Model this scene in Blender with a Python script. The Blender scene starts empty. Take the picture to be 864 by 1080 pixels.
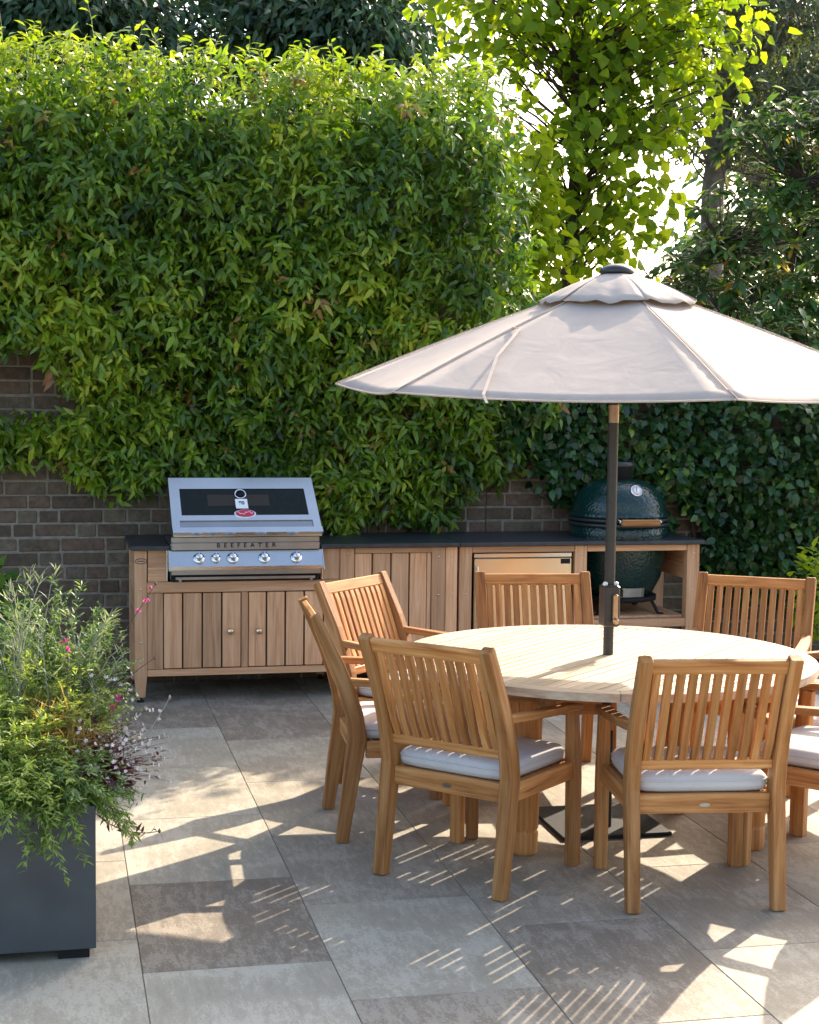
import bpy, math, random
import numpy as np
from mathutils import Vector, Matrix

random.seed(7); RNG = np.random.default_rng(11)
R = math.radians
SC = bpy.context.scene
COL = SC.collection

# ------------------------------------------------------------------ camera, sky, sun, exposure
CAM_H = 1.8416
cam_d = bpy.data.cameras.new('camera'); cam = bpy.data.objects.new('camera', cam_d); COL.objects.link(cam)
cam_d.sensor_fit = 'HORIZONTAL'; cam_d.sensor_width = 36.0; cam_d.lens = 1700.28/864*36
cam_d.clip_end = 600; cam_d.clip_start = .05
M = Matrix.Rotation(-R(12.495), 4, 'Z') @ Matrix.Rotation(math.pi/2-0.07818, 4, 'X') @ Matrix.Rotation(0.011, 4, 'Z')
M.translation = (0, 0, CAM_H); cam.matrix_world = M
SC.camera = cam

SUN_AZ, SUN_EL = R(44.5), R(32.5)          # azimuth from +Y towards +X
w = bpy.data.worlds.new('World'); SC.world = w; w.use_nodes = True
nt = w.node_tree; bg = nt.nodes['Background']
sky = nt.nodes.new('ShaderNodeTexSky'); sky.sky_type = 'NISHITA'; sky.sun_disc = False
sky.sun_elevation = SUN_EL; sky.sun_rotation = SUN_AZ; sky.air_density = 1.0; sky.dust_density = 4.0; sky.ozone_density = .4
nt.links.new(sky.outputs['Color'], bg.inputs['Color']); bg.inputs['Strength'].default_value = 0.15
sl = bpy.data.lights.new('sun', 'SUN'); so = bpy.data.objects.new('sun', sl); COL.objects.link(so)
sl.energy = 3.3; sl.angle = R(.53); sl.color = (1, .86, .68)
sd = Vector((math.sin(SUN_AZ)*math.cos(SUN_EL), math.cos(SUN_AZ)*math.cos(SUN_EL), math.sin(SUN_EL)))
so.rotation_euler = sd.to_track_quat('Z', 'Y').to_euler(); so.location = sd*50
vs = SC.view_settings; vs.view_transform = 'Standard'; vs.look = 'None'; vs.gamma = 1.0; vs.use_curve_mapping = False
vs.exposure = 1.85
SC.cycles.max_bounces = 8; SC.cycles.diffuse_bounces = 4; SC.cycles.transparent_max_bounces = 8
SC.cycles.sample_clamp_indirect = 6

# ------------------------------------------------------------------ materials
def new_mat(name):
    m = bpy.data.materials.new(name); m.use_nodes = True
    t = m.node_tree; t.nodes.clear()
    out = t.nodes.new('ShaderNodeOutputMaterial'); p = t.nodes.new('ShaderNodeBsdfPrincipled')
    t.links.new(p.outputs[0], out.inputs[0]); return m, t, p, out
def N(t, kind, **kw):
    n = t.nodes.new(kind)
    for k, v in kw.items():
        if k in n.inputs: n.inputs[k].default_value = v
        else: setattr(n, k, v)
    return n
def ramp(t, stops):
    n = t.nodes.new('ShaderNodeValToRGB'); e = n.color_ramp.elements
    while len(e) < len(stops): e.new(.5)
    for i, (p, c) in enumerate(stops): e[i].position = p; e[i].color = (*c, 1)
    return n
def plain(name, col, rough=.5, metal=0., var=.12, scale=40, bump=.0, spec=.5):
    m, t, p, out = new_mat(name)
    tc = N(t, 'ShaderNodeTexCoord'); nz = N(t, 'ShaderNodeTexNoise', Scale=scale, Detail=5.0)
    t.links.new(tc.outputs['Object'], nz.inputs['Vector'])
    r = ramp(t, [(.3, tuple(c*(1-var) for c in col)), (.7, tuple(min(1, c*(1+var)) for c in col))])
    t.links.new(nz.outputs['Fac'], r.inputs['Fac']); t.links.new(r.outputs[0], p.inputs['Base Color'])
    mr = N(t, 'ShaderNodeMapRange'); mr.inputs[3].default_value = max(.03, rough*.8); mr.inputs[4].default_value = min(1, rough*1.2)
    t.links.new(nz.outputs['Fac'], mr.inputs[0]); t.links.new(mr.outputs[0], p.inputs['Roughness'])
    p.inputs['Metallic'].default_value = metal; p.inputs['Specular IOR Level'].default_value = spec
    if bump:
        b = N(t, 'ShaderNodeBump', Strength=bump, Distance=.004); t.links.new(nz.outputs['Fac'], b.inputs['Height']); t.links.new(b.outputs[0], p.inputs['Normal'])
    return m
def wood(name, dark, mid, light, rough=.55, grain=(1.6, 26, 26), piece=.35, knots=.0):
    m, t, p, out = new_mat(name)
    a = N(t, 'ShaderNodeAttribute', attribute_name='gco')
    mp = N(t, 'ShaderNodeMapping'); mp.inputs['Scale'].default_value = grain
    t.links.new(a.outputs['Vector'], mp.inputs['Vector'])
    n1 = N(t, 'ShaderNodeTexNoise', Scale=1.0, Detail=6.0, Roughness=.6, Distortion=1.2); t.links.new(mp.outputs[0], n1.inputs['Vector'])
    mp2 = N(t, 'ShaderNodeMapping'); mp2.inputs['Scale'].default_value = (3, 110, 110)
    t.links.new(a.outputs['Vector'], mp2.inputs['Vector'])
    n2 = N(t, 'ShaderNodeTexNoise', Scale=1.0, Detail=3.0); t.links.new(mp2.outputs[0], n2.inputs['Vector'])
    add = N(t, 'ShaderNodeMath', operation='MULTIPLY_ADD'); add.inputs[1].default_value = .35
    t.links.new(n2.outputs['Fac'], add.inputs[0]); t.links.new(n1.outputs['Fac'], add.inputs[2])
    r = ramp(t, [(.40, dark), (.66, mid), (.92, light)]); t.links.new(add.outputs[0], r.inputs['Fac'])
    pa = N(t, 'ShaderNodeAttribute', attribute_name='piece')
    mr = N(t, 'ShaderNodeMapRange'); mr.inputs[3].default_value = 1-piece*.6; mr.inputs[4].default_value = 1+piece*.45
    t.links.new(pa.outputs['Fac'], mr.inputs[0])
    oi = N(t, 'ShaderNodeObjectInfo'); m2 = N(t, 'ShaderNodeMapRange'); m2.inputs[3].default_value = .82; m2.inputs[4].default_value = 1.14; t.links.new(oi.outputs['Random'], m2.inputs[0])
    mm = N(t, 'ShaderNodeMath', operation='MULTIPLY'); t.links.new(mr.outputs[0], mm.inputs[0]); t.links.new(m2.outputs[0], mm.inputs[1])
    mul = N(t, 'ShaderNodeVectorMath', operation='SCALE'); t.links.new(r.outputs[0], mul.inputs[0]); t.links.new(mm.outputs[0], mul.inputs['Scale'])
    t.links.new(mul.outputs[0], p.inputs['Base Color'])
    p.inputs['Roughness'].default_value = rough; p.inputs['Specular IOR Level'].default_value = .35
    b = N(t, 'ShaderNodeBump', Strength=.25, Distance=.002); t.links.new(add.outputs[0], b.inputs['Height']); t.links.new(b.outputs[0], p.inputs['Normal'])
    return m
def leafmat(name, stops, trans=.4, rough=.4, tboost=(1.5, 1.5, .7), spec=.5):
    m, t, p, out = new_mat(name)
    a = N(t, 'ShaderNodeAttribute', attribute_name='tone')
    r = ramp(t, stops); t.links.new(a.outputs['Fac'], r.inputs['Fac'])
    t.links.new(r.outputs[0], p.inputs['Base Color']); p.inputs['Roughness'].default_value = rough
    p.inputs['Specular IOR Level'].default_value = spec
    tr = N(t, 'ShaderNodeBsdfTranslucent')
    mu = N(t, 'ShaderNodeVectorMath', operation='MULTIPLY'); mu.inputs[1].default_value = tboost
    t.links.new(r.outputs[0], mu.inputs[0]); t.links.new(mu.outputs[0], tr.inputs['Color'])
    mx = N(t, 'ShaderNodeMixShader'); mx.inputs[0].default_value = trans
    t.links.new(p.outputs[0], mx.inputs[1]); t.links.new(tr.outputs[0], mx.inputs[2]); t.links.new(mx.outputs[0], out.inputs[0])
    return m

MAT = {}
MAT['teak'] = wood('teak', (.19, .064, .016), (.415, .176, .049), (.57, .31, .122), piece=.55)
MAT['table'] = wood('weathered teak', (.33, .235, .145), (.48, .38, .26), (.58, .485, .36), rough=.6, piece=.4)
MAT['iroko'] = wood('cabinet hardwood', (.38, .185, .085), (.59, .325, .17), (.70, .44, .255), piece=.35)
MAT['slate'] = plain('black slate', (.022, .027, .033), .35, var=.3, scale=18)
MAT['steel'] = plain('brushed steel', (.52, .53, .52), .2, 1.0, var=.05, scale=8)
MAT['steel_dull'] = plain('dull steel', (.33, .34, .345), .3, 1.0, var=.08, scale=8)
MAT['gold_reflection_steel'] = plain('satin fridge steel', (.60, .53, .40), .24, 1.0, var=.06, scale=6)  # gold reflection on the stainless door is put into the base colour
MAT['chrome'] = plain('chrome', (.75, .76, .78), .08, 1.0, var=.03)
MAT['glass'] = plain('dark oven glass', (.010, .014, .012), .04, 0, var=.2, spec=.16)
MAT['black'] = plain('black plastic', (.012, .012, .013), .6, spec=.2)
MAT['void'] = plain('dark lining and painted shade', (.03, .024, .018), .8)  # cabinet linings, plus the painted egg shadow and window reflection
MAT['pole'] = plain('charcoal powder coat', (.035, .036, .036), .38, .3, var=.1)
MAT['bronze'] = plain('bronze collar', (.42, .30, .2), .3, 1.0)
MAT['brass'] = plain('brass knob', (.72, .58, .4), .25, 1.0)
MAT['red'] = plain('red enamel', (.55, .02, .05), .25)
MAT['white'] = plain('white card', (.8, .8, .82), .5, var=.03)
MAT['ink'] = plain('dark ink', (.012, .012, .014), .7, spec=.1)
MAT['planter'] = plain('grey zinc', (.054, .061, .066), .45, .2, var=.25, scale=5, bump=.05)
MAT['bark'] = plain('bark', (.06, .045, .035), .9, var=.4, scale=25, bump=.6)
MAT['grey_bark'] = plain('grey bark', (.16, .13, .105), .9, var=.35, scale=14, bump=.6)
MAT['mortar'] = plain('mortar', (.21, .18, .14), .95, var=.25, scale=30, bump=.5)
MAT['stem'] = plain('green stem', (.11, .15, .05), .6, var=.3)
MAT['dark_stem'] = plain('dark stem', (.10, .055, .05), .6, var=.3)
MAT['silver_stem'] = plain('silvery stem', (.25, .27, .19), .7, var=.3)
MAT['soil'] = plain('soil', (.035, .026, .02), .95, var=.4, scale=50, bump=.8)

def egg_mat():
    m, t, p, out = new_mat('green glazed ceramic')
    tc = N(t, 'ShaderNodeTexCoord'); v = N(t, 'ShaderNodeTexVoronoi', Scale=62.0); v.feature = 'SMOOTH_F1'
    t.links.new(tc.outputs['Object'], v.inputs['Vector'])
    b = N(t, 'ShaderNodeBump', Strength=.6, Distance=.006); b.invert = True
    t.links.new(v.outputs['Distance'], b.inputs['Height']); t.links.new(b.outputs[0], p.inputs['Normal'])
    p.inputs['Base Color'].default_value = (.0035, .024, .021, 1); p.inputs['Roughness'].default_value = .22
    return m
MAT['egg'] = egg_mat()
def fabric(name, col, trans=0., bump=.15, scale=900, wr=0.):
    m, t, p, out = new_mat(name)
    tc = N(t, 'ShaderNodeTexCoord'); nz = N(t, 'ShaderNodeTexNoise', Scale=scale, Detail=2.0); t.links.new(tc.outputs['Object'], nz.inputs['Vector'])
    n2 = N(t, 'ShaderNodeTexNoise', Scale=7.0, Detail=4.0, Distortion=.6); t.links.new(tc.outputs['Object'], n2.inputs['Vector'])
    r = ramp(t, [(.3, tuple(c*.93 for c in col)), (.7, tuple(c*1.05 for c in col))]); t.links.new(n2.outputs['Fac'], r.inputs['Fac'])
    t.links.new(r.outputs[0], p.inputs['Base Color']); p.inputs['Roughness'].default_value = .9; p.inputs['Specular IOR Level'].default_value = .2
    ad = N(t, 'ShaderNodeMath', operation='MULTIPLY_ADD'); ad.inputs[1].default_value = .04
    t.links.new(nz.outputs['Fac'], ad.inputs[0]); m2 = N(t, 'ShaderNodeMath', operation='MULTIPLY'); m2.inputs[1].default_value = wr; t.links.new(n2.outputs['Fac'], m2.inputs[0]); t.links.new(m2.outputs[0], ad.inputs[2])
    b = N(t, 'ShaderNodeBump', Strength=bump, Distance=.003); t.links.new(ad.outputs[0], b.inputs['Height']); t.links.new(b.outputs[0], p.inputs['Normal'])
    if trans:
        tr = N(t, 'ShaderNodeBsdfTranslucent'); t.links.new(r.outputs[0], tr.inputs['Color'])
        mx = N(t, 'ShaderNodeMixShader'); mx.inputs[0].default_value = trans
        t.links.new(p.outputs[0], mx.inputs[1]); t.links.new(tr.outputs[0], mx.inputs[2]); t.links.new(mx.outputs[0], out.inputs[0])
    return m
MAT['cushion'] = fabric('grey cushion cloth', (.54, .525, .51), wr=3.0)
MAT['canopy'] = fabric('taupe canopy cloth', (.58, .505, .44), trans=.28, bump=.4, wr=3.0)

def slab_mat():
    m, t, p, out = new_mat('porcelain paving')
    a = N(t, 'ShaderNodeAttribute', attribute_name='gco'); pa = N(t, 'ShaderNodeAttribute', attribute_name='piece')
    n1 = N(t, 'ShaderNodeTexNoise', Scale=3.2, Detail=9.0, Roughness=.68, Distortion=.5); t.links.new(a.outputs['Vector'], n1.inputs['Vector'])
    mp = N(t, 'ShaderNodeMapping'); mp.inputs['Scale'].default_value = (9, 34, 9); t.links.new(a.outputs['Vector'], mp.inputs['Vector'])
    n2 = N(t, 'ShaderNodeTexNoise', Scale=1.0, Detail=9.0, Roughness=.78, Distortion=.4); t.links.new(mp.outputs[0], n2.inputs['Vector'])
    n3 = N(t, 'ShaderNodeTexNoise', Scale=130.0, Detail=3.0); t.links.new(a.outputs['Vector'], n3.inputs['Vector'])
    h = N(t, 'ShaderNodeMath', operation='MULTIPLY_ADD'); h.inputs[1].default_value = .6; h.inputs[2].default_value = .18; t.links.new(n1.outputs['Fac'], h.inputs[0])
    s = N(t, 'ShaderNodeMath', operation='MULTIPLY_ADD'); s.inputs[1].default_value = .62; t.links.new(n2.outputs['Fac'], s.inputs[0]); t.links.new(h.outputs[0], s.inputs[2])
    s2 = N(t, 'ShaderNodeMath', operation='MULTIPLY_ADD'); s2.inputs[1].default_value = .30; t.links.new(n3.outputs['Fac'], s2.inputs[0]); t.links.new(s.outputs[0], s2.inputs[2])
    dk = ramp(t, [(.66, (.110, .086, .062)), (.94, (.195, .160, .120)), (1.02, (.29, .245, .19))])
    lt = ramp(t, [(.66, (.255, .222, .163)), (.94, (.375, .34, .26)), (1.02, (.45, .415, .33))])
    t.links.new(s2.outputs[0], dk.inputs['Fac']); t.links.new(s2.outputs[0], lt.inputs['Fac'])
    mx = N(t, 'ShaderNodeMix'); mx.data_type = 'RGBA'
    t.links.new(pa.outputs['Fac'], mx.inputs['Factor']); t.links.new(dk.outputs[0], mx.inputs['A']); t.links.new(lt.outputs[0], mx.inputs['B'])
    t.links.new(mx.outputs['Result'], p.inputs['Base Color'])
    mr = N(t, 'ShaderNodeMapRange'); mr.inputs[3].default_value = .5; mr.inputs[4].default_value = .8
    t.links.new(n1.outputs['Fac'], mr.inputs[0]); t.links.new(mr.outputs[0], p.inputs['Roughness'])
    p.inputs['Specular IOR Level'].default_value = .35
    b = N(t, 'ShaderNodeBump', Strength=.35, Distance=.003); t.links.new(s2.outputs[0], b.inputs['Height']); t.links.new(b.outputs[0], p.inputs['Normal'])
    return m
MAT['slab'] = slab_mat()
def brick_mat():
    m, t, p, out = new_mat('old stock brick')
    a = N(t, 'ShaderNodeAttribute', attribute_name='gco'); pa = N(t, 'ShaderNodeAttribute', attribute_name='piece')
    n1 = N(t, 'ShaderNodeTexNoise', Scale=22.0, Detail=7.0, Roughness=.7); t.links.new(a.outputs['Vector'], n1.inputs['Vector'])
    c = ramp(t, [(0, (.078, .055, .036)), (.3, (.112, .08, .052)), (.55, (.132, .082, .055)), (.8, (.12, .094, .063)), (1, (.16, .12, .08))])
    t.links.new(pa.outputs['Fac'], c.inputs['Fac'])
    mr = N(t, 'ShaderNodeMapRange'); mr.inputs[1].default_value = .3; mr.inputs[2].default_value = .7; mr.inputs[3].default_value = .55; mr.inputs[4].default_value = 1.35
    t.links.new(n1.outputs['Fac'], mr.inputs[0])
    mul = N(t, 'ShaderNodeVectorMath', operation='SCALE'); t.links.new(c.outputs[0], mul.inputs[0]); t.links.new(mr.outputs[0], mul.inputs['Scale'])
    t.links.new(mul.outputs[0], p.inputs['Base Color']); p.inputs['Roughness'].default_value = .92
    b = N(t, 'ShaderNodeBump', Strength=.8, Distance=.006); t.links.new(n1.outputs['Fac'], b.inputs['Height']); t.links.new(b.outputs[0], p.inputs['Normal'])
    return m
MAT['brick'] = brick_mat()

G = lambda *a: a
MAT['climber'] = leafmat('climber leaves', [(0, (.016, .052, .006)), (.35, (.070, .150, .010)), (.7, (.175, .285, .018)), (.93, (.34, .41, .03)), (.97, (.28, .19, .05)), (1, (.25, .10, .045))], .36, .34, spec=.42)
MAT['ivy'] = leafmat('ivy leaves', [(0, (.012, .038, .012)), (.5, (.032, .092, .022)), (.85, (.09, .18, .032)), (1, (.19, .29, .04))], .3, .3)
MAT['lime'] = leafmat('lime green leaves', [(0, (.10, .18, .012)), (.5, (.19, .30, .018)), (1, (.32, .40, .03))], .6, .5, (1.6, 1.5, .5), .25)
MAT['glossy'] = leafmat('glossy shrub leaves', [(0, (.02, .05, .018)), (.55, (.07, .15, .042)), (.85, (.15, .24, .05)), (.95, (.26, .28, .04)), (1, (.36, .24, .05))], .38, .28)
MAT['gum'] = leafmat('grey green leaves', [(0, (.045, .065, .04)), (.6, (.09, .12, .07)), (1, (.16, .17, .08))], .35, .5)
MAT['conifer'] = leafmat('dark evergreen leaves', [(0, (.016, .048, .020)), (.6, (.040, .095, .034)), (1, (.11, .17, .05))], .25, .4)
MAT['herb'] = leafmat('herb leaves', [(0, (.06, .12, .022)), (.5, (.175, .27, .045)), (1, (.36, .42, .09))], .42, .5)
MAT['herb_dark'] = leafmat('deep green herb leaves', [(0, (.03, .075, .025)), (.5, (.08, .155, .042)), (1, (.17, .25, .075))], .35, .5)
MAT['silver'] = leafmat('silver leaves', [(0, (.13, .17, .10)), (1, (.30, .34, .22))], .3, .6)
MAT['orange_grass'] = leafmat('tawny grass', [(0, (.24, .16, .05)), (.6, (.36, .22, .06)), (1, (.40, .30, .10))], .4, .5)
MAT['burgundy'] = leafmat('burgundy leaves', [(0, (.03, .008, .012)), (1, (.11, .015, .03))], .3, .4)
MAT['petal_white'] = leafmat('white petals', [(0, (.55, .48, .52)), (1, (.8, .77, .75))], .35, .6, (1, 1, 1))
MAT['petal_pink'] = leafmat('pink petals', [(0, (.5, .05, .2)), (1, (.7, .16, .36))], .35, .6, (1, 1, 1))

# ------------------------------------------------------------------ mesh helpers
class MB:
    """collects shapes; build() links them as one mesh object"""
    def __init__(s): s.v = []; s.f = []; s.g = []; s.p = []; s.sm = []
    def add(s, vs, fs, gs=None, smooth=False, piece=None):
        o = len(s.v); off = Vector((random.random()*20, random.random()*20, random.random()*20)); pc = random.random() if piece is None else piece
        s.v += [tuple(v) for v in vs]; s.g += [tuple(Vector(g)+off) for g in (gs or vs)]; s.p += [pc]*len(vs)
        for f in fs: s.f.append([i+o for i in f]); s.sm.append(smooth)
    def bar(s, pts, side, w, t, ch=.003, piece=None, smooth=False):
        pts = [Vector(p) for p in pts]; n = len(pts); side = Vector(side).normalized()
        W = w if isinstance(w, (list, tuple)) else [w]*n; T = t if isinstance(t, (list, tuple)) else [t]*n
        rings = []; L = 0
        for i, p in enumerate(pts):
            tg = (pts[min(i+1, n-1)]-pts[max(i-1, 0)]).normalized(); sd_ = (side-tg*side.dot(tg)).normalized(); nn = tg.cross(sd_)
            if i: L += (p-pts[i-1]).length
            if i == 0: rings.append((p, sd_, nn, W[i]-2*ch, T[i]-2*ch, L)); rings.append((p+tg*ch, sd_, nn, W[i], T[i], L+ch))
            elif i == n-1: rings.append((p-tg*ch, sd_, nn, W[i], T[i], L-ch)); rings.append((p, sd_, nn, W[i]-2*ch, T[i]-2*ch, L))
            else: rings.append((p, sd_, nn, W[i], T[i], L))
        vs = []; gs = []; fs = []
        for p, a, b, ww, tt, l in rings:
            x, y = ww/2, tt/2; c = min(ch, x*.45, y*.45)
            for u, v in ((x-c, y), (-x+c, y), (-x, y-c), (-x, -y+c), (-x+c, -y), (x-c, -y), (x, -y+c), (x, y-c)):
                vs.append(p+a*u+b*v); gs.append((l, u, v))
        for i in range(len(rings)-1):
            for k in range(8): fs.append([i*8+k, i*8+(k+1) % 8, i*8+8+(k+1) % 8, i*8+8+k])
        fs.append(list(range(7, -1, -1))); m = (len(rings)-1)*8; fs.append([m+k for k in range(8)])
        s.add(vs, fs, gs, smooth, piece)
    def box(s, x0, x1, y0, y1, z0, z1, g=None, ch=.002, piece=None):
        dx, dy, dz = x1-x0, y1-y0, z1-z0; g = g or 'xyz'[max(range(3), key=lambda i: (dx, dy, dz)[i])]
        cx, cy, cz = (x0+x1)/2, (y0+y1)/2, (z0+z1)/2
        if g == 'x': s.bar([(x0, cy, cz), (x1, cy, cz)], (0, 1, 0), dy, dz, ch, piece)
        elif g == 'y': s.bar([(cx, y0, cz), (cx, y1, cz)], (1, 0, 0), dx, dz, ch, piece)
        else: s.bar([(cx, cy, z0), (cx, cy, z1)], (1, 0, 0), dx, dy, ch, piece)
    def tube(s, pts, r, n=10, cap=True):
        pts = [Vector(p) for p in pts]; k = len(pts); Rr = r if isinstance(r, (list, tuple)) else [r]*k
        vs = []; gs = []; fs = []; ref = Vector((.13, .31, .94)); L = 0
        for i, p in enumerate(pts):
            tg = (pts[min(i+1, k-1)]-pts[max(i-1, 0)]).normalized()
            if abs(tg.dot(ref)) > .95: ref = Vector((.97, .2, .1))
            a = (ref-tg*ref.dot(tg)).normalized(); b = tg.cross(a); ref = a
            if i: L += (p-pts[i-1]).length
            for j in range(n):
                an = 2*math.pi*j/n; q = a*math.cos(an)*Rr[i]+b*math.sin(an)*Rr[i]; vs.append(p+q); gs.append((L, math.cos(an)*Rr[i], math.sin(an)*Rr[i]))
        for i in range(k-1):
            for j in range(n): fs.append([i*n+j, i*n+(j+1) % n, (i+1)*n+(j+1) % n, (i+1)*n+j])
        s.add(vs, fs, gs, True)
        if cap: s.add(vs[:n], [list(range(n-1, -1, -1))], gs[:n]); s.add(vs[-n:], [list(range(n))], gs[-n:])
    def lathe(s, prof, c, n=40, axis=None, smooth=True):
        c = Vector(c); q = Vector((0, 0, 1)).rotation_difference(Vector(axis)) if axis else None
        vs = []; gs = []; fs = []
        for r, z in prof:
            for j in range(n):
                an = 2*math.pi*j/n; v = Vector((r*math.cos(an), r*math.sin(an), z)); gs.append((z, v.x, v.y)); vs.append(c+(q @ v if q else v))
        for i in range(len(prof)-1):
            for j in range(n): fs.append([i*n+j, i*n+(j+1) % n, (i+1)*n+(j+1) % n, (i+1)*n+j])
        if prof[0][0] > 1e-5: fs.append(list(range(n-1, -1, -1)))
        if prof[-1][0] > 1e-5: fs.append([(len(prof)-1)*n+j for j in range(n)])
        s.add(vs, fs, gs, smooth)
    def prism(s, poly, z0, z1, grain=None, piece=None, tf=None):
        n = len(poly); vs = [Vector((x, y, z0)) for x, y in poly]+[Vector((x, y, z1)) for x, y in poly]
        if grain is None: gs = vs
        else:
            ca, sa = math.cos(grain), math.sin(grain); gs = [Vector((v.x*ca+v.y*sa, -v.x*sa+v.y*ca, v.z)) for v in vs]
        fs = [list(range(n-1, -1, -1)), list(range(n, 2*n))]+[[i, (i+1) % n, n+(i+1) % n, n+i] for i in range(n)]
        if tf: vs = [tf(v) for v in vs]
        s.add(vs, fs, gs, False, piece)
    def build(s, name, mat, parent=None, origin=None):
        me = bpy.data.meshes.new(name); o = origin
        if o is None:
            o = Vector((0, 0, 0)); q = parent
            while q is not None: o = o+q.location; q = q.parent
        o = Vector(o)
        me.from_pydata([(v[0]-o.x, v[1]-o.y, v[2]-o.z) for v in s.v], [], s.f)
        at = me.attributes.new('gco', 'FLOAT_VECTOR', 'POINT'); at.data.foreach_set('vector', np.array(s.g, dtype=np.float32).ravel())
        at = me.attributes.new('piece', 'FLOAT', 'POINT'); at.data.foreach_set('value', np.array(s.p, dtype=np.float32))
        me.polygons.foreach_set('use_smooth', s.sm); me.update()
        me.materials.append(MAT[mat]); ob = bpy.data.objects.new(name, me); COL.objects.link(ob)
        if parent is not None: ob.parent = parent
        else: ob.location = o
        return ob
def tag(o, label=None, cat=None, group=None, kind=None):
    if label: o['label'] = label
    if cat: o['category'] = cat
    if group: o['group'] = group
    if kind: o['kind'] = kind
    return o
def thing(name, label, cat, loc=(0, 0, 0), group=None):
    o = bpy.data.objects.new(name, None); COL.objects.link(o); o.location = loc; o.empty_display_size = .1
    return tag(o, label, cat, group)
def kids(o): return [c for c in bpy.data.objects if c.parent == o]
def copy_tree(o, parent=None):
    c = o.copy(); COL.objects.link(c)
    if parent is not None: c.parent = parent
    for ch in kids(o): copy_tree(ch, c)
    return c

PROF = np.array([[0, 0], [.3, 1], [.68, .78], [1, 0]])
def leaf_mesh(name, mat, P, A, Nn, L, W, tone, parent=None, curl=.25, fold=.22, prof=PROF, origin=None):
    P = np.asarray(P, float); n = len(P); A = np.asarray(A, float); A = A/np.linalg.norm(A, axis=1, keepdims=True)
    Nn = np.asarray(Nn, float); Nn = Nn-A*(Nn*A).sum(1, keepdims=True); Nn /= np.linalg.norm(Nn, axis=1, keepdims=True)+1e-9
    S = np.cross(A, Nn); L = np.broadcast_to(L, n).reshape(n, 1); W = np.broadcast_to(W, n).reshape(n, 1)
    cu = curl*L
    def pt(t, wv, sg): return P+A*(L*t)-Nn*(cu*t*t)+S*(W*.5*wv*sg)+Nn*(abs(sg)*W*.5*wv*fold)
    (t0, _), (t1, w1), (t2, w2), (t3, _) = prof
    V = np.stack([pt(t0, 0, 0), pt(t1, w1, -1), pt(t1, 0, 0), pt(t1, w1, 1), pt(t2, w2, -1), pt(t2, 0, 0), pt(t2, w2, 1), pt(t3, 0, 0)], 1)
    o = np.zeros(3)
    if origin is not None: o = np.array(origin, float)
    elif parent is not None:
        q = parent
        while q is not None: o = o+np.array(q.location); q = q.parent
    V = (V-o).reshape(-1, 3).astype(np.float32)
    fl = np.array([0, 2, 1, 0, 3, 2, 1, 2, 5, 4, 2, 3, 6, 5, 4, 5, 7, 5, 6, 7]); ft = np.array([3, 3, 4, 4, 3, 3])
    loops = (fl[None]+8*np.arange(n)[:, None]).ravel().astype(np.int32); tot = np.tile(ft, n); st = np.concatenate([[0], np.cumsum(tot)[:-1]]).astype(np.int32)
    me = bpy.data.meshes.new(name); me.vertices.add(len(V)); me.vertices.foreach_set('co', V.ravel())
    me.loops.add(len(loops)); me.loops.foreach_set('vertex_index', loops)
    me.polygons.add(len(tot)); me.polygons.foreach_set('loop_start', st); me.polygons.foreach_set('loop_total', tot.astype(np.int32))
    me.polygons.foreach_set('use_smooth', np.ones(len(tot), bool)); me.update(calc_edges=True); me.validate()
    at = me.attributes.new('tone', 'FLOAT', 'POINT'); at.data.foreach_set('value', np.repeat(np.clip(tone, 0, 1), 8).astype(np.float32))
    me.materials.append(MAT[mat]); ob = bpy.data.objects.new(name, me); COL.objects.link(ob)
    if parent is not None: ob.parent = parent
    return ob
def rn(n, s=1.0): return RNG.normal(0, s, (n, 3))
def ru(a, b, n): return RNG.uniform(a, b, n)
def unit(v): return v/(np.linalg.norm(v, axis=1, keepdims=True)+1e-9)
def lump(x, z, s=1.0, ph=0.):
    return (np.sin(x*3.1*s+ph+1.3*np.sin(z*2.3*s))+np.sin(z*4.3*s+1.7*ph+np.sin(x*5.2*s))+.6*np.sin(x*8.7*s+z*7.1*s+ph))/2.6

# ------------------------------------------------------------------ ground and patio
g = MB(); g.add([(-150, -150, -.045), (150, -150, -.045), (150, 250, -.045), (-150, 250, -.045)], [[0, 1, 2, 3]])
tag(g.build('ground', 'soil'), kind='structure')
pt = MB()
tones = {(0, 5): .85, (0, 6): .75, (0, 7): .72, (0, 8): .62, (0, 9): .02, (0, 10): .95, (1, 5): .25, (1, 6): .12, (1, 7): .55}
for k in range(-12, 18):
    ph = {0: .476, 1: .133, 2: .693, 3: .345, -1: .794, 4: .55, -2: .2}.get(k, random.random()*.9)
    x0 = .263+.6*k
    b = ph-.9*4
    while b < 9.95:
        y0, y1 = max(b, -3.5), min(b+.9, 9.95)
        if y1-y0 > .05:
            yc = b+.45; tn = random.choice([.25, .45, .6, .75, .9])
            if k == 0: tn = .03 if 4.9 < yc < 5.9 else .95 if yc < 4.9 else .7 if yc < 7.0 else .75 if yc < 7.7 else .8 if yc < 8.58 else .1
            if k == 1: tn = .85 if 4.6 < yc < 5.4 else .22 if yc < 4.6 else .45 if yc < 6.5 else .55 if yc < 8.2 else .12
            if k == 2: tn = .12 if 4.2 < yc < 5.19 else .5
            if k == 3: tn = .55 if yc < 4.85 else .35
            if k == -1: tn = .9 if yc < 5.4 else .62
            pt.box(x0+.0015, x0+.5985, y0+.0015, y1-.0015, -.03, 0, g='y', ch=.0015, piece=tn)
        b += .9
pt.add([(-7, -3.5, -.005), (11.1, -3.5, -.005), (11.1, 9.95, -.005), (-7, 9.95, -.005)], [[0, 1, 2, 3]], piece=.1)
tag(pt.build('patio', 'slab'), kind='structure')

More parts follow.
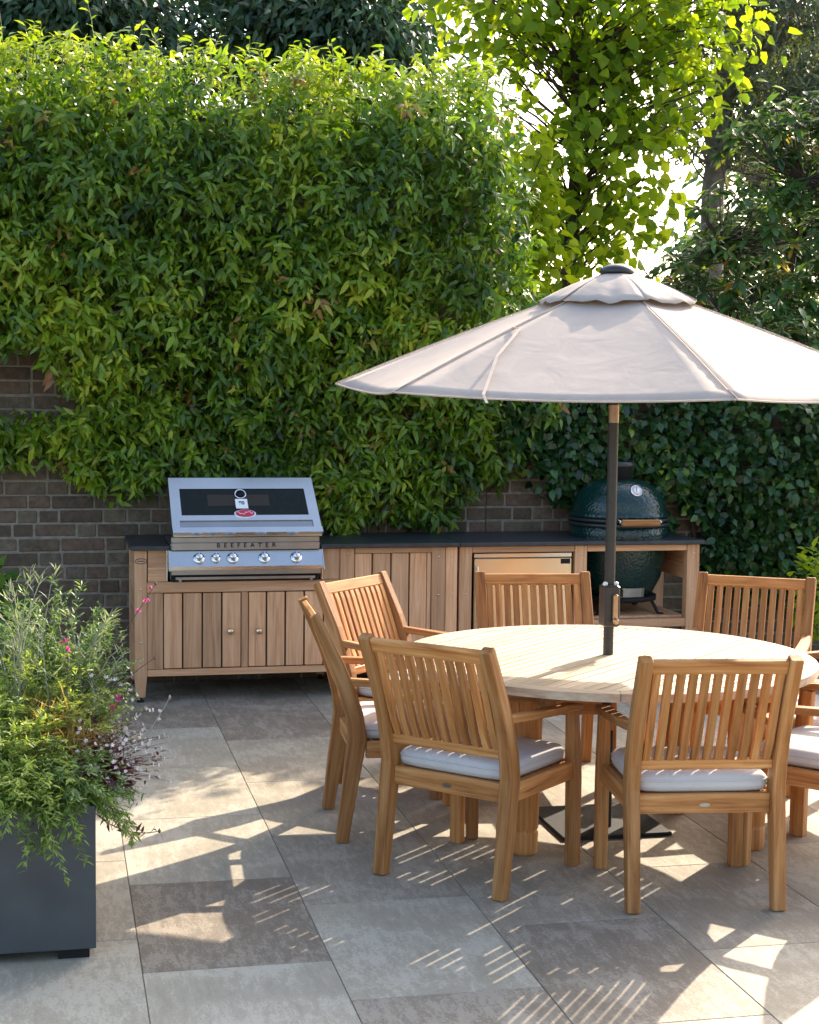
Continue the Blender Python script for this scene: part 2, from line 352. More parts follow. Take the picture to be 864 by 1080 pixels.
# ------------------------------------------------------------------ brick walls
def brick_wall(name, label, x0, x1, h, zb=-.05, y=10.0, coping=True):
    t = thing(name, label, 'wall', ((x0+x1)/2, y+.12, 0))
    b = MB(); c = .0865; z = zb; row = 0
    while z < h-.01:
        x = x0-(random.random()*.1); k = row % 2
        while x < x1:
            ln = .245 if k % 2 == 0 else .12
            ln += random.uniform(-.012, .012); k += 1 if random.random() < .85 else 2
            a, e = max(x, x0), min(x+ln, x1)
            if e-a > .03:
                d = random.uniform(-.004, .004); zz = random.uniform(-.003, .003)
                b.box(a, e, y+d, y+.10, z+zz, min(z+c-.013+zz, h), g='x', ch=.005)
            x += ln+.013
        z += c; row += 1
    b.build('brickwork', 'brick', t)
    m = MB(); m.box(x0+.002, x1-.002, y+.006, y+.24, zb, h-.003, ch=.001); m.build('mortar_bed', 'mortar', t)
    if coping:
        m = MB(); x = x0
        while x < x1-.02: m.box(x, min(x+.45, x1)-.006, y-.02, y+.27, h, h+.06, ch=.006); x += .45
        m.build('coping', 'mortar', t)
    return t
brick_wall('brick_wall', 'tall old brick wall behind the barbecue, mostly hidden under the climber', -4.5, 2.72, 3.45)  # hidden upper part is added to keep sun from passing through the climber
brick_wall('brick_wall', 'lower dark brick wall covered in ivy at the right, behind the green ceramic barbecue', 2.722, 8.5, 1.92)

# ------------------------------------------------------------------ climber on the tall wall
ZMIN = [(-3, 1.45), (-1, 1.38), (-.31, 1.41), (.02, 1.36), (.3, 1.22), (.47, 1.17), (.585, 1.2), (.67, 1.29), (1.576, 1.27), (1.667, 1.0), (2.12, .97), (2.43, 1.03), (2.61, 1.17), (2.86, 1.29), (3.0, 1.38), (3.235, 1.62)]
XMAX = [(.9, 3.25), (1.6, 3.22), (1.9, 3.12), (2.77, 2.93), (3.3, 2.85), (3.74, 2.72), (3.9, 2.6)]
def climber():
    t = thing('climbing_plant', 'dense evergreen climber with drooping pointed leaves covering the tall brick wall', 'climber', (1.0, 9.95, 0))
    n = 11800
    x = ru(-2.2, 3.25, n); z = ru(.95, 3.86, n); dep = ru(0, 1, n)**1.4
    zm = np.interp(x, *zip(*ZMIN))+.05*lump(x, z*0, 3, 2.)+RNG.normal(0, .03, n)
    xm = np.interp(z, *zip(*XMAX))+.05*lump(z, x*0, 2.2)
    top = 3.76+.05*lump(x, x*0, 1.6, .7)
    notch = (x > -.9) & (x < .24) & (z > 1.64) & (z < np.interp(x, [-.9, -.06, .03, .24], [2.03, 2.02, 1.86, 1.70]))
    ok = (z > zm) & (x < xm) & (z < top) & ~notch
    x, z, dep, xm, top, zm = x[ok], z[ok], dep[ok], xm[ok], top[ok], zm[ok]; n = len(x)
    bulge = .12+.38*np.clip((z-1.15)/1.3, 0, 1)+.07*lump(x, z, 1.5, .4)+.05*lump(x, z, 3.4, 1.)
    bulge *= np.clip((top-z)/.22+.45, 0, 1)*np.clip((xm-x)/.25+.4, 0, 1); bulge = np.maximum(bulge, .05)
    bulge *= np.clip((z-zm)/.25+.35, 0, 1)
    y = 9.96-bulge*(1-dep*.75)
    P = np.stack([x, y, z], 1)
    # back side beyond wall top and end
    edge = (z > 3.4) | (x > 2.68); y2 = np.where(edge, 9.96-bulge+ru(0, 1, n)*(bulge+.4), y); P[:, 1] = y2
    K = 7; ax0 = unit(np.array([[0, -.8, -.25]])+rn(n, .65)+np.array([[0, .4, 1.3]])*np.clip((z-3.45)/.3, 0, 1)[:, None])
    e1 = unit(np.cross(ax0, rn(n))); e2 = np.cross(ax0, e1); n5 = n*K
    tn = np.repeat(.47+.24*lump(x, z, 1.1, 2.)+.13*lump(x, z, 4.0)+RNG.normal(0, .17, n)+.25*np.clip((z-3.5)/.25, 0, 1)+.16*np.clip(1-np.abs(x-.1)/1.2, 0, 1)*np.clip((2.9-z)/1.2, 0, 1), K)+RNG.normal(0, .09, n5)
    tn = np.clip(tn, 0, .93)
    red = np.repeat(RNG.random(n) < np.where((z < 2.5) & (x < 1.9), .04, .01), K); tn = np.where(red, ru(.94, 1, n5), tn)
    an = (np.arange(n5) % K)*2.4+np.repeat(ru(0, 6.28, n), K)+RNG.normal(0, .25, n5)
    AX = np.repeat(ax0, K, 0); E1 = np.repeat(e1, K, 0); E2 = np.repeat(e2, K, 0); st = ((np.arange(n5) % K)/K)[:, None]
    rad = E1*np.cos(an)[:, None]+E2*np.sin(an)[:, None]; upz = np.repeat(np.clip((z-3.45)/.3, 0, 1), K)[:, None]
    A = unit(rad*(.95-.3*st)+AX*(.2+.6*st)+np.array([[0, 0, -.55]])*(1-upz)+rn(n5, .28))
    P = np.repeat(P, K, 0)+AX*((st-.3)*.13)+rn(n5, .016)
    Nn = AX+np.array([[0, -.2, .5]])+rn(n5, .2)
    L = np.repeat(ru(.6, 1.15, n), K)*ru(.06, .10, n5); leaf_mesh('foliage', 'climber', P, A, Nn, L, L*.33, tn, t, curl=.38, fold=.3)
    # upright sprouts along the top and shoots off the face
    PP = []; AA = []
    for i in range(95):
        x0 = random.uniform(-2, 2.75); z0 = 3.66; h = random.uniform(.08, .30)*(1.25 if random.random() < .2 else .8); y0 = random.uniform(9.5, 9.95)
        dx, dy = random.uniform(-.08, .08), random.uniform(-.08, .05)
        pts = [(x0+dx*u*u, y0+dy*u, z0+h*u) for u in (0, .35, .7, 1)]; q = MB(); q.tube(pts, [.004, .003, .002, .0012], 5, False); q.build('sprout', 'stem', t)
        for u in np.linspace(.3, 1, 7):
            PP.append((x0+dx*u*u, y0+dy*u, z0+h*u)); an = random.random()*6.28; AA.append((math.cos(an), math.sin(an), random.uniform(.1, .9)))
    # woody stems on the wall
    for i in range(16):
        xb = random.uniform(-1.5, 2.6); pts = [(xb, 9.97, 2.1 if xb < .5 else 1.45)]
        for k in range(6): pts.append((pts[-1][0]+random.uniform(-.12, .12), 9.93-.02*k, pts[-1][2]+.23))
        q = MB(); q.tube(pts, [.013, .012, .011, .01, .009, .007, .005], 6, False); q.build('stem', 'bark', t)
    n = len(PP); L = ru(.05, .09, n)
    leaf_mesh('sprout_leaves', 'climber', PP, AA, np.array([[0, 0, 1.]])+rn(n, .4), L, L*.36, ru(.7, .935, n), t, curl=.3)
climber()

# ------------------------------------------------------------------ ivy on the low wall
def ivy():
    t = thing('ivy', 'dark green ivy smothering the low brick wall right of the ceramic barbecue', 'ivy', (4.5, 9.9, 0))
    n = 8200
    x = ru(2.75, 7.2, n); z = ru(.0, 2.25, n)
    lo = np.interp(x, [2.7, 2.95, 3.1, 3.35, 3.75, 4.0, 4.2, 7.3], [1.5, 1.36, 1.12, .98, .95, .9, .5, .1])+.08*lump(x, x*0, 4, 1)
    top = 2.1+.12*lump(x, x*0, 1.3, 2)
    gap = lump(x, z, 2.1, 5) < -.62
    ok = (z > lo) & (z < top) & ~gap; x, z = x[ok], z[ok]; n = len(x)
    bulge = .16+.10*lump(x, z, 1.2)+.05*lump(x, z, 3.1, 2)+.22*np.clip((x-4.0)/.6, 0, 1)*np.clip((z-.4)/.8, 0, 1)
    y = 9.97-np.maximum(bulge, .03)*(1-.7*ru(0, 1, n)**1.3)
    y = np.where(z > 1.95, y+ru(0, .4, n), y)
    P = np.repeat(np.stack([x, y, z], 1), 4, 0)+rn(n*4, .035); m = len(P)
    A = unit(np.array([[0, -.5, -.45]])+rn(m, .6)); Nn = np.array([[0, -.8, .6]])+rn(m, .4)
    L = ru(.05, .085, m); tn = np.repeat(.4+.2*lump(x, z, 1.6, 3)+RNG.normal(0, .2, n), 4)+RNG.normal(0, .1, m)
    leaf_mesh('foliage', 'ivy', P, A, Nn, L, L*.62, tn, t, curl=.2, prof=np.array([[0, 0], [.3, 1], [.62, .85], [1, 0]]))
    s = MB()
    for i in range(9):
        xb = random.uniform(3.1, 7); pts = [(xb, 9.975, -.02)]
        for k in range(5): pts.append((pts[-1][0]+random.uniform(-.15, .15), 9.97-.02*k, pts[-1][2]+.4))
        q = MB(); q.tube(pts, [.016, .014, .012, .01, .008, .005], 6, False); q.build('stem', 'bark', t)
ivy()

# ------------------------------------------------------------------ trees
def tree(name, label, cat, trunk, rad, blobs, per, leaf, mat, bark='bark', L=(.1, .16), wr=.7, droop=.4, nrm=(0, 0, 1), spread=.3, tone=(.5, .2), curl=.2, prof=PROF, origin=None, group=None, brad=.014, nrs=.45, limbs=()):
    """trunk polyline; blobs = (centre, radii, branch count); leaves sit along the outer part of every branch"""
    t = thing(name, label, cat, trunk[0], group)
    s = MB(); s.tube(trunk, rad, 12); s.build('trunk', bark, t)
    br = MB(); P = []; A = []; T = [Vector(q) for q in trunk]; LT = []
    for lp, r0 in limbs:
        br.tube(lp, list(np.linspace(r0, r0*.25, len(lp))), 8, False); LT += [Vector(lp[k]).lerp(Vector(lp[k+1]), u) for k in range(len(lp)-1) for u in (.3, .6, .95)]
    for c, rr, nb in blobs:
        for i in range(nb):
            while True:
                d = Vector((random.uniform(-1, 1), random.uniform(-1, 1), random.uniform(-1, 1)))
                if d.length < 1: break
            e = Vector(c)+Vector((d.x*rr[0], d.y*rr[1], d.z*rr[2]))
            cand = list(LT)
            for k in range(len(T)-1):
                for u in (0, .33, .66): cand.append(T[k].lerp(T[k+1], u))
            cand = [q for q in cand if q.z < e.z+.5] or cand
            o = min(cand, key=lambda q: (q-e).length+1.2*max(0, q.z-e.z+.5))
            ln = (e-o).length; mid = o.lerp(e, .5)+Vector((random.uniform(-.1, .1), random.uniform(-.1, .1), random.uniform(0, .16)))*ln
            q1 = o.lerp(mid, .55)+Vector((random.uniform(-.04, .04), 0, random.uniform(-.04, .04)))*ln; q2 = mid.lerp(e, .5)+Vector((random.uniform(-.05, .05), 0, .05))*ln
            r0 = brad*(.5+.5*min(ln, 2)); br.tube([o, q1, mid, q2, e], [r0, r0*.8, r0*.6, r0*.4, r0*.15], 6, False)
            segs = [mid, q2, e]
            for j in range(per):
                u = random.random()**.7*2; k = min(int(u), 1); p = segs[k].lerp(segs[k+1], u-k)
                p = p+Vector((random.gauss(0, spread), random.gauss(0, spread), random.gauss(0, spread*.7)))
                ax = (p-o).normalized(); P.append(tuple(p)); A.append((ax.x*.6, ax.y*.6, ax.z*.3-droop))
    br.build('branches', bark, t)
    n = len(P); P = np.array(P); A = unit(np.array(A)+rn(n, .45)); LL = ru(L[0], L[1], n)
    tn = tone[0]+.25*tone[1]/.2*lump(P[:, 0]*1.2, P[:, 2]*1.2, 1.0, 1.)*.5+RNG.normal(0, tone[1], n)
    leaf_mesh('crown', mat, P, A, np.array([nrm])+rn(n, nrs), LL, LL*wr, tn, t, curl=curl, prof=prof)
    return t
BROAD = np.array([[0, 0], [.28, 1], [.62, .82], [1, 0]])
tree('lime_leaved_tree', 'bright lime green broad leaved tree with a thin dark trunk rising behind the parasol', 'tree',
     [(4.0, 13.0, -.05), (4.12, 13, 1.4), (4.22, 13, 2.7), (4.24, 13, 3.2), (4.27, 13, 3.65), (4.265, 13, 4.1), (4.24, 13, 4.6), (4.28, 13, 5.1), (4.3, 13.05, 5.8)],
     [.085, .075, .062, .057, .052, .047, .04, .032, .015],
     [((4.35, 12.9, 5.2), (1.3, .8, .75), 92), ((3.3, 12.9, 5.0), (.5, .5, .45), 16), ((5.05, 12.8, 4.4), (.75, .5, .6), 46), ((4.45, 12.7, 3.75), (.7, .5, .6), 36), ((3.95, 12.8, 3.0), (.5, .4, .45), 16), ((3.45, 12.9, 4.45), (.5, .5, .4), 16), ((4.8, 12.8, 3.4), (.5, .4, .4), 14), ((3.7, 12.8, 3.7), (.4, .35, .35), 12), ((5.45, 12.8, 4.95), (.45, .4, .4), 20), ((5.0, 12.8, 5.6), (.8, .5, .4), 24)],
     14, None, 'lime', L=(.085, .145), wr=.78, droop=.55, nrm=(0, -.25, .8), spread=.17, tone=(.5, .26), prof=BROAD, brad=.011)
tree('lime_leaved_tree', 'small sunlit yellow green sapling showing just right of the climber edge', 'tree',
     [(3.55, 12.2, -.05), (3.58, 12.2, 1.2), (3.6, 12.2, 2.2), (3.52, 12.2, 3.0), (3.45, 12.2, 3.8)], [.04, .035, .025, .016, .008],
     [((3.65, 12.1, 2.6), (.5, .35, .55), 30), ((3.9, 12.1, 2.2), (.5, .35, .35), 20), ((3.45, 12.1, 3.3), (.35, .3, .7), 34)], 20, None, 'lime', L=(.08, .13), wr=.7, droop=.4, spread=.1, tone=(.85, .15), prof=BROAD)
tree('grey_barked_tree', 'tall tree with a thick grey forking trunk and fine hanging leaves at top right', 'tree',
     [(6.3, 15, -.05), (6.32, 15, 1.5), (6.34, 15, 2.96), (6.337, 15, 3.8), (6.40, 15, 4.3), (6.45, 15, 4.75), (6.52, 15, 5.4), (6.56, 15, 5.9), (6.7, 15, 6.6)],
     [.15, .135, .12, .11, .105, .09, .08, .07, .04],
     [((7.1, 14.8, 5.4), (.75, .5, .6), 46), ((7.4, 14.6, 4.7), (.6, .5, .6), 40), ((6.75, 14.8, 4.5), (.45, .4, .5), 22), ((6.1, 14.8, 5.4), (.45, .4, .5), 22), ((5.95, 14.9, 4.5), (.35, .3, .4), 10), ((6.6, 14.8, 6.0), (.8, .4, .4), 20)],
     60, None, 'gum', bark='grey_bark', L=(.07, .13), wr=.24, droop=.6, nrm=(0, -1, .2), spread=.16, tone=(.45, .22), brad=.016,
     limbs=[([(6.42, 15, 4.5), (6.2, 14.95, 4.85), (6.0, 14.9, 5.3), (5.85, 14.9, 5.7)], .06), ([(6.42, 15, 4.55), (6.7, 15, 5.0), (7.05, 14.9, 5.3), (7.5, 14.8, 5.5), (7.9, 14.8, 5.55)], .055),
            ([(6.40, 15, 4.25), (6.8, 14.9, 4.35), (7.1, 14.8, 4.25), (7.4, 14.7, 3.95)], .04), ([(6.36, 15, 4.1), (6.8, 14.9, 3.85), (7.0, 14.9, 3.4)], .035)])
LANCE = np.array([[0, 0], [.4, 1], [.75, .8], [1, 0]])
def rosette_shrub(name, label, stems, whorls, wl):
    t = thing(name, label, 'shrub', stems[0][0]); s = MB(); P = []; A = []; Tn = []; LL = []
    for pts in stems: s.tube(pts, list(np.linspace(.035, .012, len(pts))), 8, False)
    allp = [Vector(p) for st in stems for p in st[1:]]
    for c, rr, nb in whorls:
        for i in range(nb):
            d = unit(rn(1))[0]*random.random()**.4; e = Vector((c[0]+d[0]*rr[0], c[1]+d[1]*rr[1], c[2]+d[2]*rr[2]))
            o = min(allp, key=lambda q: (q-e).length+max(0, q.z-e.z)*2); m = o.lerp(e, .5)+Vector((random.uniform(-.08, .08), 0, -.04))
            s.tube([o, m, e], [.009, .006, .003], 5, False)
            tn = random.gauss(.42, .17) if random.random() > .12 else random.uniform(.8, 1); ax = Vector((d[0]*.7, d[1]*.7-.2, .7+d[2]*.3)).normalized()
            k = random.randint(8, 13)
            for j in range(k):
                an = 6.283*j/k+random.uniform(-.3, .3); e1 = Vector((math.cos(an), math.sin(an), 0)); q = Vector((0, 0, 1)).rotation_difference(ax); v = q @ e1
                P.append(tuple(e-ax*random.uniform(0, .08))); A.append(tuple(v+ax*random.uniform(-.15, .5))); Tn.append(tn+random.gauss(0, .1)); LL.append(random.uniform(*wl))
    s.build('stems', 'bark', t); n = len(P); A = unit(np.array(A)); LL = np.array(LL)
    leaf_mesh('foliage', 'glossy', P, A, np.array([[0, -.1, 1.]])+rn(n, .2), LL, LL*.33, np.array(Tn), t, curl=.22, prof=LANCE)
    return t
rosette_shrub('magnolia_shrub', 'large dark glossy leaved shrub with whorled leaves behind the parasol canopy at right',
    [[(5.6, 12.2, -.05), (5.5, 12.2, 1.2), (5.35, 12.1, 2.2), (5.2, 12.1, 3.0)], [(5.7, 12.2, -.05), (5.8, 12.2, 1.3), (5.75, 12.1, 2.3), (5.85, 12.0, 3.5)], [(5.8, 12.3, -.05), (6.1, 12.2, 1.2), (6.3, 12.1, 2.4), (6.2, 12, 3.7)]],
    [((5.8, 11.9, 2.4), (.8, .5, .45), 120), ((6.1, 11.9, 3.2), (.65, .45, .55), 120), ((5.35, 12, 3.1), (.5, .4, .5), 56), ((4.95, 12.1, 2.7), (.5, .3, .4), 36), ((6.0, 12, 4.0), (.55, .35, .35), 50), ((5.5, 12, 3.75), (.4, .3, .3), 20), ((6.4, 11.9, 2.9), (.5, .4, .6), 60)], (.11, .17))
rosette_shrub('magnolia_shrub', 'low dark evergreen shrub with yellow green tips just above the ivy wall at far right',
    [[(5.2, 11.0, -.05), (5.25, 11, 1.0), (5.3, 10.9, 1.9)], [(5.6, 11.1, -.05), (5.6, 11, 1.0), (5.5, 10.9, 2.1)]],
    [((5.3, 10.8, 2.1), (.6, .35, .3), 60), ((4.7, 10.8, 1.95), (.4, .3, .22), 24), ((6.2, 10.9, 2.2), (.6, .35, .3), 40)], (.10, .15))
for (px, lab, bl) in (((-.2, 16.5), 'dark blue green evergreen tree showing over the climber at top left', [((-.3, 16.4, 5.6), (1.7, .8, 1.1), 120), ((.5, 16.3, 5.0), (1.4, .6, .7), 90)]),
                      ((2.9, 16.8), 'dark evergreen tree showing over the climber near the lime green crown', [((2.6, 16.6, 5.5), (1.5, .8, .95), 130), ((3.4, 16.5, 5.2), (.9, .6, .7), 40)])):
    tree('evergreen_tree', lab, 'tree', [(px[0], px[1], -.05), (px[0], px[1], 3), (px[0]+.1, px[1], 5), (px[0]+.1, px[1], 6.3)], [.2, .17, .12, .04], bl, 90, None, 'conifer',
         L=(.10, .17), wr=.3, droop=.7, nrm=(0, -.6, .6), spread=.2, tone=(.45, .25), brad=.03)

tree('evergreen_tree', 'mid green leafy tree far behind the magnolia shrub at the right edge', 'tree', [(9.4, 19.5, -.05), (9.4, 19.5, 2.5), (9.5, 19.5, 4.5), (9.5, 19.5, 6)], [.2, .17, .12, .04],
     [((9.3, 19.2, 4.2), (1.3, .7, 1.5), 85), ((8.4, 19.2, 3.4), (.7, .5, .6), 40), ((9.4, 19.2, 6.0), (1.1, .6, .7), 50)], 70, None, 'glossy', L=(.12, .2), wr=.4, droop=.5, nrm=(0, -.4, .7), spread=.24, tone=(.5, .25), brad=.03)
# small sunlit shrub at right edge
def ball_shrub(name, label, c, rr, n, mat, L, wr, tone):
    t = thing(name, label, 'shrub', (c[0], c[1], -.04))
    for i in range(9):
        s = MB(); d = unit(rn(1))[0]; s.tube([(c[0], c[1], -.04), (c[0]+d[0]*rr[0]*.4, c[1]+d[1]*rr[1]*.4, c[2]*.6), (c[0]+d[0]*rr[0]*.8, c[1]+d[1]*rr[1]*.8, c[2]+abs(d[2])*rr[2]*.8)], [.008, .006, .002], 5, False); s.build('stem', 'stem', t)
    d = unit(rn(n))*(ru(.2, 1, n)**.5)[:, None]; d *= (1+.25*lump(d[:, 0]*3, d[:, 2]*3, 1.))[:, None]; P = np.array(c)+d*np.array(rr); LL = ru(L[0], L[1], n)
    leaf_mesh('foliage', mat, P, unit(d+rn(n, .5)), np.array([[0, -.2, 1.]])+rn(n, .4), LL, LL*wr, tone+RNG.normal(0, .15, n), t)
    return t
ball_shrub('small_shrub', 'small bright yellow green shrub by the wall at the right edge', (4.65, 8.95, .62), (.28, .25, .32), 700, 'lime', (.05, .085), .5, .8)
ball_shrub('small_shrub', 'broad leaved green plant against the brick wall behind the planter', (-.44, 8.9, .60), (.26, .2, .26), 160, 'ivy', (.10, .18), .62, .8)

# ------------------------------------------------------------------ outdoor kitchen: left cabinet
YF = 9.29; YB = 9.95
def post(b, x0, x1, y0, y1, z0=.03, z1=.885):
    xc, yc, wx, wy = (x0+x1)/2, (y0+y1)/2, x1-x0, y1-y0
    b.bar([(xc, yc, z0), (xc, yc, .145), (xc, yc, .15), (xc, yc, z1)], (1, 0, 0), [wx*.72, wx, wx, wx], [wy*.72, wy, wy, wy], .002)
def screw(b, x, z): b.lathe([(0, .0), (.006, .0), (.005, .002), (0, .0025)], (x, YF, z), 10, axis=(0, -1, 0))
def planks(parent, xs, z0, z1, y, name='door_panel', label=None):
    b = MB()
    for a, e in xs: b.box(a+.001, e-.001, y, y+.02, z0, z1, g='z', ch=.0025)
    return b.build(name, 'iroko', parent)
cab = thing('kitchen_cabinet', 'long hardwood outdoor kitchen cabinet holding the gas barbecue', 'cabinet', (1.4, 9.6, 0))
for x0, x1 in ((.45, .52), (1.60, 1.665), (2.285, 2.355)):
    for y0, y1 in ((YF, YF+.07), (YB-.07, YB)):
        if x0 == 1.60 and y0 == YF: y0, y1 = YF+.06, YF+.13
        b = MB(); post(b, x0, x1, y0, y1, z1=.885); p = b.build('leg', 'iroko', cab)
        f = MB(); f.lathe([(.022, 0), (.022, .008), (.01, .012), (.01, .031)], ((x0+x1)/2, (y0+y1)/2, 0), 14); f.build('levelling_foot', 'black', p)
b = MB()
b.box(.522, 2.283, YF+.006, YF+.05, .152, .19); b.box(.522, 1.643, YF+.004, YF+.03, .638, .70); b.box(1.735, 2.27, YF+.006, YF+.03, .853, .885)
b.box(.526, .64, YF+.007, YF+.028, .703, .785, ch=.0015); b.box(.526, .64, YF+.007, YF+.028, .786, .884, ch=.0015)
b.box(1.53, 1.643, YF+.007, YF+.028, .703, .884, ch=.0015); b.box(1.646, 1.73, YF+.003, YF+.028, .192, .884, g='z')
b.box(1.066, 1.103, YF+.008, YF+.03, .192, .636, g='z'); b.box(2.20, 2.283, YF+.004, YF+.03, .192, .884, g='z')
b.box(.522, .612, YF+.009, YF+.03, .192, .636, g='z'); b.box(1.553, 1.643, YF+.009, YF+.03, .192, .636, g='z')
b.build('face_frame', 'iroko', cab)
d = planks(cab, [(.617, .722), (.729, .835), (.842, .948), (.955, 1.062)], .196, .632, YF+.012)
k = MB(); k.lathe([(.0, .0), (.009, .0), (.009, .012), (.019, .018), (.019, .026), (.012, .032), (0, .033)], (1.0, YF+.012, .407), 18, axis=(0, -1, 0)); k.build('knob', 'brass', d)
d = planks(cab, [(1.107, 1.208), (1.216, 1.319), (1.327, 1.431), (1.439, 1.546)], .196, .632, YF+.012)
k = MB(); k.lathe([(.0, .0), (.009, .0), (.009, .012), (.019, .018), (.019, .026), (.012, .032), (0, .033)], (1.166, YF+.012, .405), 18, axis=(0, -1, 0)); k.build('knob', 'brass', d)
planks(cab, [(1.735, 1.836), (1.843, 1.95), (1.957, 2.061), (2.068, 2.17), (2.172, 2.198)], .196, .85, YF+.014)
b = MB()
for z0 in np.arange(.155, .88, .122): b.box(.455, .475, YF+.072, YB-.072, z0, z0+.118, g='y')
b.build('side_panel', 'iroko', cab)
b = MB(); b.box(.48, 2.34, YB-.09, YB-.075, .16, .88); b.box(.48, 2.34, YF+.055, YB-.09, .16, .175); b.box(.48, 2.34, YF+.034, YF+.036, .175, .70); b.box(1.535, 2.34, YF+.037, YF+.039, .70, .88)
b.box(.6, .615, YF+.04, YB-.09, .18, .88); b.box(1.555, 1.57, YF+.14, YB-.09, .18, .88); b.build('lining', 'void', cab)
for x, z in ((.485, .66), (.485, .35), (2.24, .83), (2.24, .6), (2.32, .83), (2.32, .6), (1.69, .85), (.485, .24)): b = MB(); screw(b, x, z); b.build('screw', 'brass', cab)
b = MB()
ring = [(.033*math.cos(a), .015*math.sin(a)) for a in np.linspace(0, 2*math.pi, 25)]
b.tube([(.487+x, YF-.001, .823+z) for x, z in ring], .0022, 6, False); b.box(.466, .508, YF-.002, YF-.0005, .8205, .8255, ch=.0005); b.build('oval_badge', 'dark_stem', cab)
b = MB(); b.box(.425, .648, YF-.035, YB+.03, .888, .912, ch=.003); b.box(.649, 1.525, YB-.22, YB+.03, .888, .912, ch=.003); b.box(1.526, 2.362, YF-.035, YB+.03, .888, .912, ch=.003)
b.build('worktop', 'slate', cab)

# right cabinet
cb2 = thing('kitchen_cabinet', 'hardwood outdoor kitchen cabinet with an open bay under the green ceramic barbecue', 'cabinet', (3.13, 9.6, 0))
for x0, x1 in ((2.37, 2.445), (3.092, 3.168), (3.818, 3.898)):
    for y0, y1 in ((YF, YF+.07), (YB-.07, YB)):
        b = MB(); post(b, x0, x1, y0, y1); p = b.build('leg', 'iroko', cb2)
        f = MB(); f.lathe([(.022, 0), (.022, .008), (.01, .012), (.01, .031)], ((x0+x1)/2, (y0+y1)/2, 0), 14); f.build('levelling_foot', 'black', p)
for x0, x1, y0, y1, z0, z1 in ((2.447, 3.09, YF+.005, YF+.05, .848, .885), (3.17, 3.816, YF+.005, YF+.05, .848, .885), (3.17, 3.816, YF+.005, YF+.05, .375, .425), (2.447, 3.09, YF+.005, YF+.05, .152, .185), (3.17, 3.816, YB-.05, YB-.005, .848, .885)):
    b = MB(); b.box(x0, x1, y0, y1, z0, z1, g='x'); b.build('rail', 'iroko', cb2)
for z0, z1 in ((.848, .885), (.375, .42)): b = MB(); b.box(3.84, 3.875, YF+.072, YB-.072, z0, z1, g='y'); b.build('side_rail', 'iroko', cb2)
b = MB()
for i in range(4): b.box(3.171+.161*i, 3.171+.161*i+.159, YF+.052, YB-.02, .425, .441, g='y')
b.build('shelf', 'iroko', cb2)
b = MB(); b.box(3.845, 3.862, YF+.072, YB-.072, .66, .755, g='y'); b.box(3.845, 3.862, YF+.072, YB-.072, .757, .846, g='y'); b.build('side_panel', 'iroko', cb2)
b = MB(); b.box(3.172, 3.6, YB-.06, YB-.052, .445, .85, g='z'); b.box(3.12, 3.135, YF+.08, YB-.08, .44, .85); b.box(2.45, 2.46, YF+.08, YB-.08, .16, .85); b.box(2.45, 3.09, YB-.06, YB-.05, .16, .85); b.build('lining', 'void', cb2)  # includes the egg's shadow on the bay back, painted as a dark sheet
b = MB(); b.box(3.602, 3.815, YB-.06, YB-.045, .442, .85, g='z'); b.build('back_panel', 'iroko', cb2)
for x, z in ((2.41, .83), (2.41, .6), (3.13, .83), (3.86, .83), (3.86, .6)): b = MB(); screw(b, x, z); b.build('screw', 'brass', cb2)
b = MB(); b.box(2.364, 3.918, YF-.035, YB+.03, .888, .912, ch=.003); b.build('worktop', 'slate', cb2)

# fridge
fr = thing('drinks_fridge', 'stainless drinks fridge built under the worktop behind the back chair', 'fridge', (2.77, 9.6, .186))
b = MB(); b.box(2.462, 3.076, YF+.06, YB-.08, .187, .843); b.build('casing', 'black', fr)
b = MB(); b.box(2.462, 3.076, YF+.012, YF+.055, .19, .812, ch=.004); dr = b.build('door', 'gold_reflection_steel', fr)
b = MB(); b.tube([(2.474, YF-.025, .25), (2.474, YF-.025, .77)], .008, 10); b.box(2.468, 2.48, YF-.024, YF+.012, .72, .735); b.box(2.468, 2.48, YF-.024, YF+.012, .29, .305); b.build('handle', 'chrome', dr)
b = MB(); b.box(2.462, 3.076, YF+.014, YF+.05, .816, .842, ch=.002); b.build('top_strip', 'steel', fr)
b = MB(); b.box(3.005, 3.065, YF+.009, YF+.0125, .775, .805, ch=.001); b.build('label_plate', 'black', fr)

# ------------------------------------------------------------------ gas barbecue
bq = thing('gas_barbecue', 'stainless steel built in gas barbecue with a sloping glazed hood', 'barbecue', (1.09, 9.5, .70))
X0, X1 = .652, 1.522
b = MB(); b.box(X0, X1, YF+.0, 9.74, .712, .885); b.box(X0-.0, X1+.0, YF-.02, 9.74, .888, .925, ch=.003); b.build('body', 'steel_dull', bq)
b = MB(); b.box(X0+.004, X1-.004, YF-.022, YF+.0, .926, .962, ch=.004); b.build('front_rail', 'steel_dull', bq)
b = MB(); b.box(X0+.006, X1-.006, YF-.036, YF-.021, .886, .93, ch=.003); nm = b.build('name_panel', 'steel_dull', bq)
